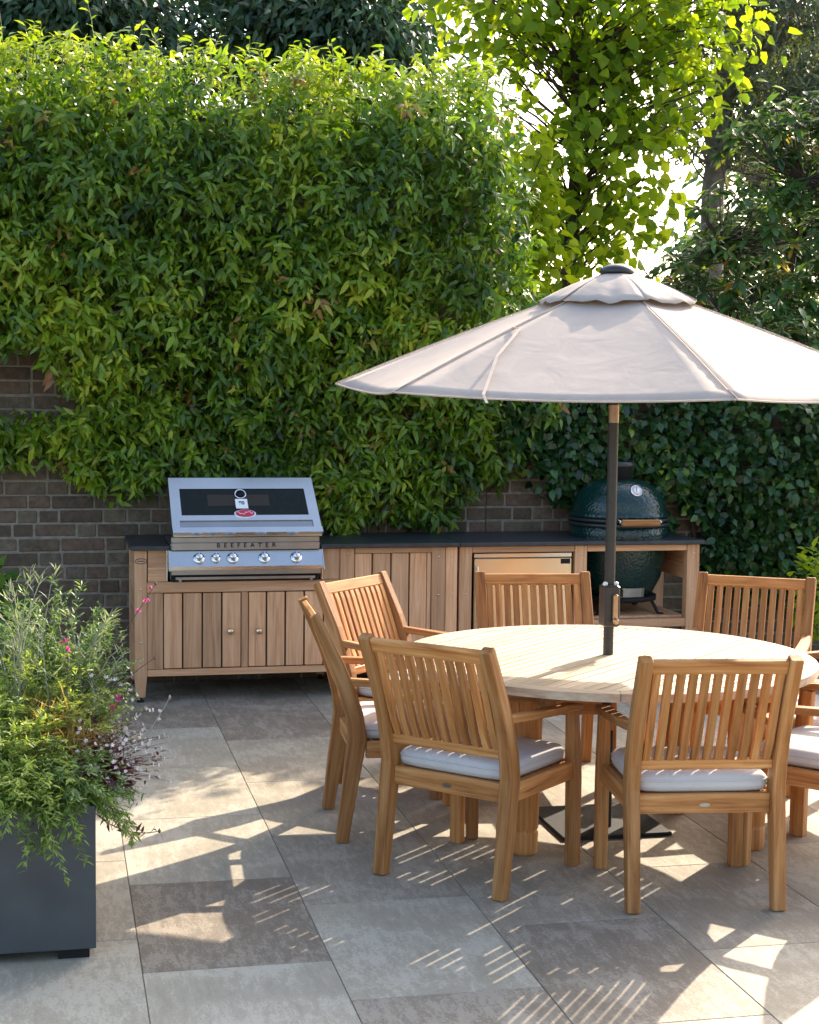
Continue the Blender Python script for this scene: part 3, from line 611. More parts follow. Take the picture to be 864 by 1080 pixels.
# hood: side profile extruded along x
Lo = Vector((0, 9.235, .975)); Hi = Vector((0, 9.515, 1.280)); hv = (Hi-Lo); hl = hv.length; hu = hv/hl; hn = Vector((0, -hu.z, hu.y))
HX0, HX1 = .664, 1.530
def hp(x, v, d=0.):
    q = Lo+hu*(v*hl)+hn*d; k = 1-.022*v; return Vector((1.097+(x-1.097)*k-.018*v, q.y, q.z))
b = MB()
prof = [(9.235, .966), (9.235, .975), (9.515, 1.280), (9.58, 1.286), (9.735, 1.20), (9.735, .966)]
vs = []
for sx in (HX0+.004, HX1-.004):
    for y, z in prof: v = max(0, min(1, (z-.975)/.305)); vs.append(Vector((1.097+(sx-1.097)*(1-.022*v)-.018*v, y, z)))
n = 6
b.add(vs, [list(range(n)), list(range(2*n-1, n-1, -1))]+[[i, n+i, n+(i+1) % n, (i+1) % n] for i in range(n)])
hood = b.build('hood', 'steel', bq)
def slab_on_hood(b, xa, xb, va, vb, d0, d1, slope=0.):
    vs = [hp(x, v, d) for d in (d0, d1) for x, v in ((xa, va), (xb, va), (xb, vb), (xa, vb))]
    b.add(vs, [[3, 2, 1, 0], [4, 5, 6, 7], [0, 1, 5, 4], [1, 2, 6, 5], [2, 3, 7, 6], [3, 0, 4, 7]])
b = MB()
slab_on_hood(b, HX0, HX1, .80, 1.0, .002, .012); slab_on_hood(b, HX0, HX1, .235, .325, .002, .012); slab_on_hood(b, HX0, HX1, -.01, .08, .002, .03)
slab_on_hood(b, HX0, HX0+.06, .325, .80, .002, .012); slab_on_hood(b, HX1-.06, HX1, .325, .80, .002, .012); slab_on_hood(b, HX0, HX0+.045, .08, .235, .002, .012); slab_on_hood(b, HX1-.045, HX1, .08, .235, .002, .012)
b.build('hood_frame', 'steel', hood)
b = MB(); slab_on_hood(b, HX0+.061, HX1-.061, .326, .799, .001, .006); b.build('window', 'glass', hood)
b = MB(); slab_on_hood(b, HX0+.046, HX1-.046, .082, .233, .001, .004); b.build('handle_recess', 'steel_dull', hood)
b = MB(); slab_on_hood(b, HX0+.22, HX1-.28, .5, .7, .0065, .0075); b.build('painted_reflection', 'void', hood)  # dark rectangle laid on the glass as a painted reflection
cx = 1.082
b = MB(); b.lathe([(.026, 0), (.032, .004), (.036, .010), (.032, .013), (.028, .010), (0, .009)], hp(cx-.0, .70, .006), 28, axis=hn); th = b.build('thermometer', 'chrome', hood)
b = MB(); b.lathe([(0, .0105), (.027, .0108), (0, .011)], hp(cx, .70, .0065), 24, axis=hn); b.build('dial', 'black', th)
b = MB(); slab_on_hood(b, cx-.036, cx+.036, .44, .61, .0125, .0145); tg = b.build('price_tag', 'white', hood)
def oval(b, cx_, v, a, bb, d0, d1, n=32):
    vs = [hp(cx_+a*math.cos(t), v+bb*math.sin(t)/hl, d) for d in (d0, d1) for t in np.linspace(0, 2*math.pi, n, endpoint=False)]
    b.add(vs, [list(range(n-1, -1, -1)), list(range(n, 2*n))]+[[i, (i+1) % n, n+(i+1) % n, n+i] for i in range(n)])
b = MB(); oval(b, cx+.012, .345, .064, .030, .012, .015); bd = b.build('oval_badge', 'chrome', hood)
b = MB(); oval(b, cx+.012, .350, .056, .024, .0155, .018); b.build('red_enamel', 'red', bd)
b = MB()
pts = []
for i in range(40):
    u = i/39; x = cx+.012+(-.045+.09*u); pts.append(hp(x, .352+(.005*math.sin(u*26)+.007*math.cos(u*9)+.008*(u-.5))/hl, .019))
b.tube(pts, .0016, 5, False); b.build('script', 'white', bd)
def text_mesh(txt, size, name, mat, parent, origin, xdir, ydir, spacing=1.0, ext=.0006):
    cu = bpy.data.curves.new(name, 'FONT'); cu.body = txt; cu.size = size; cu.align_x = 'CENTER'; cu.align_y = 'CENTER'; cu.space_character = spacing; cu.extrude = ext; cu.offset = .0009 if size > .03 else 0
    tmp = bpy.data.objects.new('tmp_text', cu); COL.objects.link(tmp); bpy.context.view_layer.update()
    me = bpy.data.meshes.new_from_object(tmp.evaluated_get(bpy.context.evaluated_depsgraph_get())); bpy.data.objects.remove(tmp)
    xd = Vector(xdir).normalized(); yd = Vector(ydir).normalized(); zd = xd.cross(yd)
    o = Vector((0, 0, 0)); q = parent
    while q is not None: o = o+q.location; q = q.parent
    for v in me.vertices: c = v.co.copy(); v.co = Vector(origin)+xd*c.x+yd*c.y+zd*c.z-o
    me.materials.clear(); me.materials.append(MAT[mat]); me.name = name
    ob = bpy.data.objects.new(name, me); COL.objects.link(ob); ob.parent = parent; return ob
tx = text_mesh('BEEFEATER', .036, 'lettering', 'ink', nm, (1.087, YF-.0368, .912), (1, 0, 0), (0, 0, 1), 2.15)
text_mesh('90', .034, 'lettering', 'ink', tg, hp(cx, .535, .0152), (1, 0, 0), hu, 1.0)
# control panel leaning back
cp0 = Vector((0, 9.195, .798)); cp1 = Vector((0, 9.262, .884)); cu_ = (cp1-cp0).normalized(); cn = Vector((0, -cu_.z, cu_.y))
b = MB(); vs = [Vector((x, y, z)) for x in (X0-.006, X1+.006) for y, z in ((9.195, .798), (9.262, .884), (9.288, .884), (9.288, .778), (9.195, .778))]; n = 5
b.add(vs, [list(range(n-1, -1, -1)), list(range(n, 2*n))]+[[i, (i+1) % n, n+(i+1) % n, n+i] for i in range(n)]); cpn = b.build('control_panel', 'steel', bq)
for sx in (X0-.012, X1+.006):
    b = MB(); vs = [Vector((x, y, z)) for x in (sx, sx+.006) for y, z in ((9.165, .775), (9.262, .892), (9.288, .892), (9.288, .775))]
    b.add(vs, [[3, 2, 1, 0], [4, 5, 6, 7], [0, 1, 5, 4], [1, 2, 6, 5], [2, 3, 7, 6], [3, 0, 4, 7]]); b.build('end_cheek', 'steel', bq)
for px in (.812, .908, 1.005, 1.187, 1.373):
    q = cp0.lerp(cp1, .48); c = Vector((px, q.y, q.z)); big = .0 if px == .908 else .005
    b = MB(); b.lathe([(.030+big, 0), (.030+big, .006), (.026+big, .012), (0, .012)], c+cn*.001, 24, axis=cn); kb = b.build('knob', 'chrome', bq)
    b = MB(); b.lathe([(.020+big*.6, .0), (.018+big*.6, .022), (.014, .028), (0, .029)], c+cn*.012, 20, axis=cn); b.bar([c+cn*.040-cu_*.017, c+cn*.040+cu_*.017], (1, 0, 0), .008, .006, .001); b.build('grip', 'chrome', kb)
b = MB(); b.box(X0+.002, X1-.002, YF-.06, YF, .745, .777, ch=.003); b.build('valance', 'steel_dull', bq)
b = MB(); b.box(X0+.004, X1-.004, YF-.018, YF-.001, .706, .744, ch=.001); b.build('tray_slot', 'black', bq)
b = MB(); b.box(X0+.03, X1-.03, YF-.03, YF-.019, .714, .732, ch=.002); b.tube([(X0+.055, YF-.03, .712), (X0+.055, YF-.05, .712)], .008, 10); b.tube([(X1-.055, YF-.03, .712), (X1-.055, YF-.05, .712)], .008, 10); b.build('drip_tray', 'steel_dull', bq)
for sx in (X0-.022, X1+.012): b = MB(); b.box(sx, sx+.009, YF-.004, YF+.003, .705, .884, g='z', ch=.001); b.build('edge_trim', 'steel', bq)

# ------------------------------------------------------------------ ceramic barbecue
EX, EY = 3.485, 9.62
eg = thing('ceramic_barbecue', 'dark green dimpled ceramic egg barbecue sunk into the worktop', 'barbecue', (EX, EY, .441))
def arc(z0, z1, r0, r1, n, up=True):
    out = []
    for i in range(n+1):
        a = i/n*math.pi/2; out.append((r1+(r0-r1)*math.cos(a), z0+(z1-z0)*math.sin(a)) if up else (r0+(r1-r0)*math.sin(a), z0+(z1-z0)*(1-math.cos(a))))
    return out
b = MB(); b.lathe([(.308, 1.035), (.312, 1.05), (.304, 1.068)]+[(.08+.216*math.cos(a)**1.1, 1.073+.20*math.sin(a)) for a in np.linspace(.02, math.pi/2-.01, 16)], (EX, EY, 0), 56); lid = b.build('lid', 'egg', eg)
b = MB(); b.lathe([(.17, .52), (.22, .56), (.27, .66), (.3, .80), (.308, .93), (.308, 1.01)], (EX, EY, 0), 56); base = b.build('base', 'egg', eg)
b = MB(); b.lathe([(.310, 1.016), (.320, 1.016), (.320, 1.034), (.310, 1.034)], (EX, EY, 0), 56); b.lathe([(.310, .985), (.319, .985), (.319, 1.005), (.310, 1.005)], (EX, EY, 0), 56); b.build('steel_band', 'pole', eg)
b = MB(); b.lathe([(.08, 1.27), (.076, 1.345), (.094, 1.348), (.096, 1.362), (.088, 1.378), (0, 1.38)], (EX, EY, 0), 28); b.build('chimney_cap', 'pole', lid)
hx0, hx1 = 3.375, 3.625
b = MB(); b.bar([(hx0, 9.268, 1.022), (hx1, 9.268, 1.022)], (0, 0, 1), .040, .032, .008); hd = b.build('handle', 'teak', lid)
for x in (hx0-.006, hx1+.006): b = MB(); b.tube([(x, 9.268, 1.022), (x, 9.268, 1.03), (EX+(x-EX)*.95, 9.37, 1.04)], .007, 8); b.build('bracket', 'steel', hd)
ta = Vector((.06, -.86, .52)).normalized()
b = MB(); b.lathe([(.020, -.03), (.024, 0), (.038, .004), (.038, .014), (.033, .016), (.033, .0135), (0, .0135)], Vector((3.51, 9.392, 1.205)), 28, axis=ta); th = b.build('thermometer', 'chrome', lid)
b = MB(); b.lathe([(0, .0145), (.032, .0145), (0, .0148)], Vector((3.51, 9.392, 1.205)), 24, axis=ta); b.build('dial', 'white', th)
tq = Vector((3.51, 9.392, 1.205))+ta*.016; b = MB(); tu = Vector((0, .52, .86)).normalized(); b.bar([tq-tu*.008, tq+tu*.022+Vector((.003, 0, 0))], (1, 0, 0), .004, .0015, .0003); b.build('needle', 'ink', th)
b = MB()
b.add([Vector((EX+.236*math.sin(a), EY-.236*math.cos(a)-.012*(1 if z > .57 else 0), z)) for z in (.548, .606) for a in np.linspace(-.55, .42, 12)], [[i, i+1, i+13, i+12] for i in range(11)])
b.build('draught_door', 'steel', eg)
b = MB(); b.box(EX-.10, EX-.055, EY-.262, EY-.25, .555, .60, ch=.001); b.build('vent_slot', 'black', eg)
b = MB(); b.lathe([(.225, .515), (.245, .515), (.245, .545), (.225, .545)], (EX, EY, 0), 40)
for a in (-.75, .75, 2.4, -2.4):
    s_, c_ = math.sin(a), -math.cos(a); b.bar([(EX+.235*s_, EY+.235*c_, .53), (EX+.26*s_, EY+.26*c_, .49), (EX+.285*s_, EY+.285*c_, .446), (EX+.32*s_, EY+.32*c_, .444)], (c_, -s_, 0), .03, .01, .002)
b.build('nest_stand', 'black', eg)

# ------------------------------------------------------------------ table
TC = Vector((2.226, 6.252, 0)); TR = .85; TZ = .742
tb = thing('dining_table', 'large round weathered teak table with parallel planks, parasol pole through its centre', 'table', TC)
b = MB(); th0 = R(43.2); ca, sa = math.cos(th0), math.sin(th0); ri = TR-.075; pw = 2*ri/31
for i in range(31):
    v0 = -ri+i*pw+.0031; v1 = -ri+(i+1)*pw-.0031
    def hx(v): return math.sqrt(max(0, ri*ri-v*v))
    vv = np.linspace(v0, v1, 5); poly = [(hx(v), v) for v in vv]+[(-hx(v), v) for v in vv[::-1]]
    poly = [(TC.x+x*ca-y*sa, TC.y+x*sa+y*ca) for x, y in poly]
    b.prism(poly, TZ-.022, TZ-.0005-random.random()*.0012, grain=th0)
top = b.build('tabletop', 'table', tb)
b = MB()
for k in range(6):
    a0 = R(60*k+14)+.0015; a1 = R(60*k+74)-.0015; aa = np.linspace(a0, a1, 17)
    poly = [(TC.x+(TR)*math.cos(a), TC.y+(TR)*math.sin(a)) for a in aa]+[(TC.x+(ri+.002)*math.cos(a), TC.y+(ri+.002)*math.sin(a)) for a in aa[::-1]]
    b.prism(poly, TZ-.031, TZ, grain=(a0+a1)/2+math.pi/2)
b.build('rim', 'table', tb)
b = MB()
for dx in (-.42, .42): b.box(TC.x+dx-.03, TC.x+dx+.03, TC.y-.55, TC.y+.55, TZ-.10, TZ-.0225)
for dy in (-.42, 0.12, .42): b.box(TC.x-.6, TC.x+.6, TC.y+dy-.025, TC.y+dy+.025, TZ-.0935, TZ-.0245)
b.build('underframe', 'teak', tb)
for lx, ly in ((1.815, 6.02), (2.735, 5.92), (1.72, 6.60), (2.64, 6.50)):
    b = MB(); b.lathe([(.048, 0), (.052, .01), (.054, .085), (.050, .092), (.050, .098), (.054, .105), (.060, .35), (.066, .60), (.066, TZ-.0265)], (lx, ly, 0), 26); b.build('leg', 'teak', tb)

# ------------------------------------------------------------------ parasol and base
PC = Vector((2.238, 6.275, 0))
pa = thing('parasol', 'taupe six sided parasol on a charcoal pole standing through the table', 'parasol', PC)
b = MB(); b.box(2.015, 2.485, 6.135, 6.62, .003, .018, ch=.003); b.build('base_plate', 'black', pa)
b = MB(); b.tube([(PC.x, PC.y, .018), (PC.x, PC.y, .42)], .030, 20); b.build('socket', 'black', pa)
b = MB(); b.tube([PC+Vector((0, 0, .02)), PC+Vector((.004, 0, 1.71))], .0215, 20); b.build('pole', 'pole', pa)
b = MB(); b.tube([PC+Vector((.004, 0, 1.70)), PC+Vector((.004, 0, 1.772))], .0225, 20); b.build('tilt_joint', 'bronze', pa)
b = MB(); b.tube([PC+Vector((.004, 0, 1.765)), PC+Vector((.006, 0, 2.29))], .0195, 18); b.build('upper_pole', 'pole', pa)
b = MB(); b.box(PC.x-.033, PC.x+.033, PC.y-.05, PC.y+.032, .862, 1.032, ch=.006); hs = b.build('crank_housing', 'pole', pa)
b = MB(); b.box(PC.x-.004, PC.x+.018, PC.y-.066, PC.y-.052, .89, 1.0, ch=.006); b.lathe([(.013, 0), (.014, .02), (0, .022)], (PC.x+.007, PC.y-.058, .89), 14, axis=(0, -1, 0)); b.build('crank_handle', 'bronze', hs)
for dx in (-.023, .023): b = MB(); b.lathe([(.010, 0), (.010, .012), (0, .016)], (PC.x+dx, PC.y-.02, 1.032), 12); b.build('cap_screw', 'white', hs)
# canopy, slightly tilted towards the camera
CT = Vector((PC.x+.006, PC.y, 0)); TILT = Matrix.Rotation(R(1.4), 3, Vector((math.cos(R(-12)), math.sin(R(-12)), 0)))
PIV = Vector((CT.x, CT.y, 1.95))
def tl(v): return PIV+TILT @ (Vector(v)-PIV)
CR, RZ, HZ = 1.215, 1.838, 2.285
def rimp(k): a = R(-90+60*k); return Vector((CT.x+CR*math.cos(a), CT.y+CR*math.sin(a), RZ))
HUB = Vector((CT.x, CT.y, HZ))
cano = None
b = MB(); nu, nv = 14, 14
for k in range(6):
    p0, p1 = rimp(k), rimp(k+1); vs = []; 
    for i in range(nv+1):
        v = .10+.90*i/nv
        for j in range(nu+1):
            u = j/nu; q = HUB.lerp(p0.lerp(p1, u), v)
            s_ = 4*u*(1-u); cen = Vector((CT.x, CT.y, q.z)); d = (q-cen)
            sag = -.045*math.sin(math.pi*min(v, 1)*.85)*s_*v; edge = -.035*s_*(v**6)
            vs.append(tl(q+Vector((0, 0, sag+.012*math.sin(v*math.pi)))+d.normalized()*edge))
    fs = [[i*(nu+1)+j, (i+1)*(nu+1)+j, (i+1)*(nu+1)+j+1, i*(nu+1)+j+1] for i in range(nv) for j in range(nu)]
    b.add(vs, fs, smooth=True)
cano = b.build('canopy', 'canopy', pa); md = cano.modifiers.new('thickness', 'SOLIDIFY'); md.thickness = .0025
b = MB()
for k in range(6):
    p = rimp(k); pts = [tl(HUB.lerp(p, v)+Vector((0, 0, .012*math.sin(v*math.pi)+.003))) for v in np.linspace(.1, 1, 12)]; b.tube(pts, .002, 6, False)
    q0, q1 = rimp(k), rimp(k+1); e = []
    for u in np.linspace(0, 1, 15):
        q = q0.lerp(q1, u); s_ = 4*u*(1-u); d = q-Vector((CT.x, CT.y, q.z)); e.append(tl(q+Vector((0, 0, -.045*math.sin(math.pi*.85)*s_-.001))+d.normalized()*(-.035*s_)))
    b.tube(e, .0035, 6, False)
b.build('hem', 'canopy', cano)
# vent skirt
b = MB(); VR = .325
for k in range(6):
    vs = []
    for i in range(7):
        v = i/6
        for j in range(13):
            u = j/12; a = R(-90+60*(k+u)); r = (.045+(VR-.045)*v)*(math.cos(R(30))/math.cos(R(60*u-30))*.5+.5); wv = .005*math.sin(u*6.283*2+k*1.9)*v*v+.004*math.sin(u*6.283*3.3+k)*v*v-.008*math.sin(math.pi*u)*v
            vs.append(tl((CT.x+r*math.cos(a), CT.y+r*math.sin(a), 2.308-.116*v+wv+.012*math.sin(v*3.14))))
    b.add(vs, [[i*13+j, (i+1)*13+j, (i+1)*13+j+1, i*13+j+1] for i in range(6) for j in range(12)], smooth=True)
vent = b.build('vent_flap', 'canopy', pa); md = vent.modifiers.new('thickness', 'SOLIDIFY'); md.thickness = .002
b = MB(); b.lathe([(.068, 2.304), (.072, 2.313), (.062, 2.330), (.03, 2.343), (0, 2.344)], (CT.x, CT.y, 0), 28); b.build('finial', 'pole', pa)
b = MB(); b.lathe([(.045, 1.95), (.05, 1.96), (.05, 2.0), (.03, 2.01)], (CT.x, CT.y, 0), 18); b.build('runner', 'pole', pa)
for k in range(6):
    b = MB(); p = rimp(k); b.bar([tl(HUB.lerp(p, v)+Vector((0, 0, .012*math.sin(v*math.pi)-.012))) for v in np.linspace(.03, .985, 8)], (-p.y+CT.y, p.x-CT.x, 0), .010, .016, .002); rb = b.build('rib', 'pole', pa)
    b = MB(); b.bar([Vector((CT.x, CT.y, 1.985))+(p-HUB).normalized()*.03*Vector((1, 1, 0)).length, tl(HUB.lerp(p, .52)+Vector((0, 0, -.012)))], (-p.y+CT.y, p.x-CT.x, 0), .009, .012, .002); b.build('strut', 'pole', rb)
c0 = HUB.lerp(rimp(-1), .50); c1 = HUB.lerp(rimp(-1).lerp(rimp(0), .26), .97)
b = MB(); b.bar([tl(c0+Vector((0, 0, .018))), tl(c0+Vector((.022, -.03, .012))), tl(c0.lerp(c1, .5)+Vector((-.012, -.02, .012))), tl(c1+Vector((-.004, -.015, -.016))), tl(c1+Vector((.002, -.045, -.045)))], (1, .3, 0), .012, .003, .0008); b.build('tie_strap', 'canopy', pa)

# ------------------------------------------------------------------ chairs and cushions
def rear_y(z): return float(np.interp(z, [0, .2, .43, .55, .7, .925], [-.265, -.238, -.205, -.222, -.275, -.382]))
def make_chair():
    t = thing('dining_chair', '-', 'chair', (0, 0, 0), 'teak armchairs around the round table')
    S = .2625
    for s in (-1, 1):
        zs = [0, .1, .22, .34, .43, .52, .62, .72, .82, .925]
        b = MB(); b.bar([(s*S, rear_y(z), z) for z in zs], (1, 0, 0), .048, [.05, .054, .062, .07, .074, .07, .062, .055, .048, .042], .004); b.build('rear_leg', 'teak', t)
        b = MB(); b.bar([(s*(S+.002), .27, 0), (s*(S+.002), .268, .34), (s*(S+.002), .262, .42), (s*(S+.004), .245, .612)], (1, 0, 0), [.046, .048, .048, .042], [.046, .05, .05, .038], .003); b.build('front_leg', 'teak', t)
        b = MB(); b.bar([(s*(S+.0), rear_y(.66)+.02, .655), (s*(S+.012), -.10, .647), (s*(S+.016), .08, .637), (s*(S+.012), .22, .630), (s*(S+.008), .285, .622)], (1, 0, 0), [.040, .05, .056, .056, .050], [.03, .028, .028, .028, .024], .005); b.build('arm', 'teak', t)
        b = MB(); b.bar([(s*(S-.002), -.17, .378), (s*(S-.002), .242, .378)], (1, 0, 0), .028, .068, .003); b.build('side_apron', 'teak', t)
    b = MB(); b.bar([(-S+.024, -.206, .376), (S-.024, -.206, .376)], (0, 1, 0), .026, .07, .003); ap = b.build('rear_apron', 'teak', t)
    b = MB(); vs = [(.020*math.cos(a), .0075*math.sin(a)) for a in np.linspace(0, 6.283, 20, endpoint=False)]
    b.prism(vs, 0, .002, tf=lambda v: Vector((v.x, -.2195-v.z, .372+v.y))); b.build('maker_plate', 'steel_dull', ap)
    b = MB(); b.bar([(-S+.024, .262, .378), (S-.024, .262, .378)], (0, 1, 0), .026, .068, .003); b.build('front_apron', 'teak', t)
    b = MB()
    for i in range(8): y = -.165+i*.056; b.box(-S+.01, S-.01, y-.024, y+.024, .393, .408)
    b.build('seat', 'teak', t)
    yt, yl = rear_y(.892), rear_y(.52)
    b = MB(); b.bar([(-S+.022, rear_y(.893), .893), (S-.022, rear_y(.893), .893)], (0, -.42, .9), .054, .024, .004); b.build('top_rail', 'teak', t)
    b = MB(); b.bar([(-S+.022, rear_y(.52), .52), (S-.022, rear_y(.52), .52)], (0, -.15, 1), .036, .024, .003); b.build('lower_rail', 'teak', t)
    b = MB()
    for i in range(11):
        x = -.2175+i*.0435
        b.bar([(x, rear_y(z)+d, z) for z, d in ((.535, 0), (.60, -.012), (.68, -.014), (.76, -.008), (.84, 0), (.87, 0))], (1, 0, 0), .0285, .019, .0015)
    b.build('back_slats', 'teak', t)
    return t
def make_cushion():
    n = 12; m = MB(); W, D, Hh = .49, .47, .068; rnd = .024
    def pnt(u, v, top):
        ex = (abs(u)**8+abs(v)**8)**(1/8) if (u or v) else 0
        x, y = u, v
        if ex > 0:
            k = max(abs(u), abs(v))/max((abs(u)**10+abs(v)**10)**.1, 1e-6); x, y = u*k, v*k
        e = max(abs(u), abs(v)); h = Hh/2*(1-.0*e) + .006*(1-u*u)*(1-v*v)
        return x, y, h
    us = [-1, -.985, -.95, -.88, -.6, -.2, .2, .6, .88, .95, .985, 1]
    def edge(e): return math.sqrt(max(0, 1-max(0, (e-.88)/.12)**2))
    for sgn in (1, -1):
        vs = []
        for v in us:
            for u in us:
                x, y, h = pnt(u, v, True); e = max(abs(u), abs(v)); z = sgn*(h*(.30+.70*edge(e)))
                vs.append((x*W/2, y*D/2+.03, .444+z))
        K = len(us); fs = [[i*K+j, i*K+j+1, (i+1)*K+j+1, (i+1)*K+j][::sgn] for i in range(K-1) for j in range(K-1)]
        m.add(vs, fs, smooth=True)
        if sgn == 1: topv = vs
        else: botv = vs
    K = len(us); rim = [j for j in range(K)]+[i*K+K-1 for i in range(1, K)]+[(K-1)*K+j for j in range(K-2, -1, -1)]+[i*K for i in range(K-2, 0, -1)]
    vs = [topv[i] for i in rim]+[botv[i] for i in rim]; q = len(rim)
    m.add(vs, [[i, q+i, q+(i+1) % q, (i+1) % q] for i in range(q)], smooth=True)
    ob = m.build('seat_cushion', 'cushion'); 
    p = MB(); p.tube([Vector(topv[i])*1 for i in rim]+[Vector(topv[rim[0]])], .0035, 6, False)
    p.build('piping', 'cushion', ob, origin=(0, 0, 0)); return ob
chair0 = make_chair(); cush0 = make_cushion()
CH = [((2.275, 5.472), (.125, .992), 'chair seen from behind, the right one of the two nearest the camera', 'grey cushion on the right one of the two chairs seen from behind'),
      ((1.573, 5.835), (.732, .685), 'chair seen from behind, turned right, left of the nearest pair', 'grey cushion on the left one of the two chairs seen from behind'),
      ((1.409, 6.539), (.998, -.06), 'chair seen from the side at the left end of the table', 'grey cushion on the chair seen from the side at the left'),
      ((1.658, 7.27), (.715, -.70), 'chair with its sunlit back before the cabinet doors at rear left', 'grey cushion on the sunlit rear left chair'),
      ((2.269, 7.245), (-.123, -.992), 'chair facing the camera in front of the drinks fridge', 'grey cushion on the chair in front of the fridge'),
      ((3.182, 7.035), (-.548, -.836), 'chair facing the camera at the rear right, right of the parasol pole', 'grey cushion on the rear right chair'),
      ((2.984, 5.676), (-.643, .766), 'chair cut off by the right edge of the picture', 'grey cushion on the chair cut off by the right edge'),
      ((3.25, 6.36), (-.995, -.1), 'chair beyond the right edge of the picture at the table end', 'grey cushion on the chair beyond the right edge of the picture')]
for i, ((x, y), (fx, fy), lab, cl) in enumerate(CH):
    o = chair0 if i == 0 else copy_tree(chair0); c = cush0 if i == 0 else copy_tree(cush0)
    rz = math.atan2(fy, fx)-math.pi/2
    for q in (o, c): q.location = (x, y, 0); q.rotation_euler = (0, 0, rz)
    tag(o, 'teak slatted arm'+lab, 'chair', 'teak armchairs around the round table'); tag(c, cl, 'cushion', 'grey seat cushions')

# ------------------------------------------------------------------ planter and plants
pl = thing('planter', 'tall square dark grey metal planter overflowing with flowers', 'planter', (-.24, 5.55, 0))
PX0, PX1, PY0, PY1, PH = -.60, .125, 5.128, 5.98, .50
b = MB()
b.box(PX0, PX1, PY0, PY0+.012, .035, PH, ch=.002); b.box(PX0, PX1, PY1-.012, PY1, .035, PH, ch=.002); b.box(PX0, PX0+.012, PY0+.0125, PY1-.0125, .035, PH, ch=.002); b.box(PX1-.012, PX1, PY0+.0125, PY1-.0125, .035, PH, ch=.002)
b.box(PX0+.013, PX1-.013, PY0+.013, PY1-.013, .036, .05); b.build('body', 'planter', pl)
b = MB(); b.box(PX0+.0125, PX1-.0125, PY0+.0125, PY1-.0125, PH-.06, PH-.04); b.build('soil', 'soil', pl)
for x in (PX0+.02, PX1-.12, (PX0+PX1)/2-.05):
    for y in (PY0+.02, PY1-.12): b = MB(); b.box(x, x+.10, y, y+.10, 0, .0345); b.build('foot', 'black', pl)
def herb(name, label, base, n, hgt, spread, mat, stem='stem', ll=(.025, .05), wr=.22, per=26, droop=.3, tone=.5, lean=(0, 0), flower=None, nf=0, fs=.012, br=.0016, up=.5, jit=.25, hvar=.45, cat='plant'):
    base = (base[0], base[1]-.07, base[2]); t = thing(name, label, cat, base); s = MB(); P = []; A = []; F = []
    for i in range(n):
        a = random.random()*6.283; rr = math.sqrt(random.random())*spread; h = hgt*random.uniform(1-hvar, 1.0)*(1-.35*(rr/spread)**2)
        b0 = Vector(base)+Vector((random.gauss(0, .05), random.gauss(0, .05), 0)); tip = Vector(base)+Vector((math.cos(a)*rr+lean[0], math.sin(a)*rr+lean[1], h))
        mid = b0.lerp(tip, .5)+Vector((random.gauss(0, .02)-math.cos(a)*rr*.15, random.gauss(0, .02)-math.sin(a)*rr*.15, h*.14)); end = tip+Vector((math.cos(a)*.04, math.sin(a)*.04, -droop*.12*rr/spread))
        pts = [b0, b0.lerp(mid, .5)+Vector((0, 0, h*.04)), mid, mid.lerp(end, .55)+Vector((0, 0, h*.05)), end]; s.tube(pts, [br*1.3, br*1.2, br, br*.8, br*.5], 4, False)
        for j in range(per):
            u = random.uniform(.12, 1)**.8*4; k = min(int(u), 3); p = pts[k].lerp(pts[k+1], u-k); d = (pts[k+1]-pts[k]).normalized(); an = random.random()*6.283
            P.append(tuple(p)); A.append((math.cos(an)*.7+d.x*.6, math.sin(an)*.7+d.y*.6, d.z*up+random.gauss(.1, jit)))
        F.append((end, (end-pts[3]).normalized()))
        if random.random() < .6: F.append((pts[3]+Vector((random.gauss(0, .015), random.gauss(0, .015), random.gauss(0, .015))), Vector((random.gauss(0, 1), random.gauss(0, 1), .6)).normalized()))
    s.build('stems', stem, t)
    if per:
        m = len(P); P = np.array(P)+rn(m, .006); LL = ru(ll[0], ll[1], m)
        leaf_mesh('foliage', mat, P, np.array(A), np.array([[0, 0, 1.]])+rn(m, .5), LL, LL*wr, tone+RNG.normal(0, .2, m), t, curl=.25)
    if flower:
        P = []; A = []; Nn = []; random.shuffle(F)
        for c, d in F[:nf]:
            q = Vector((0, 0, 1)).rotation_difference(d); k = 5; ph = random.random()
            for j in range(k):
                v = q @ Vector((math.cos(6.283*j/k+ph), math.sin(6.283*j/k+ph), .35)); P.append(tuple(c)); A.append(tuple(v)); Nn.append(tuple(d))
        m = len(P); tag(leaf_mesh('flowers', flower, P, A, np.array(Nn), fs*ru(.8, 1.25, m), fs*.75, ru(0, 1, m), t, curl=-.1), kind='stuff')
    return t
ZS = PH-.04
herb('bushy_herb', 'light green feathery herb filling the front of the planter', (-.12, 5.38, ZS), 110, .34, .26, 'herb', per=62, ll=(.016, .034), wr=.26, droop=.9, tone=.78, lean=(0, -.03))
herb('bushy_herb', 'green feathery herb at the front right corner of the planter', (.02, 5.36, ZS), 85, .24, .2, 'herb_dark', per=60, ll=(.016, .034), wr=.24, droop=.9, tone=.9, lean=(.03, -.03))
herb('bushy_herb', 'sunlit yellow green herb in the middle of the planter', (-.05, 5.66, ZS), 170, .50, .27, 'herb', per=54, ll=(.016, .034), wr=.24, tone=.75)
herb('bushy_herb', 'deep green feathery herb at the back of the planter', (.0, 5.86, ZS), 170, .70, .27, 'herb_dark', per=56, ll=(.016, .036), wr=.22, tone=.7)
herb('bushy_herb', 'green herb at the left of the planter, cut by the picture edge', (-.4, 5.55, ZS), 150, .5, .3, 'herb', per=52, ll=(.016, .036), wr=.24, tone=.5)
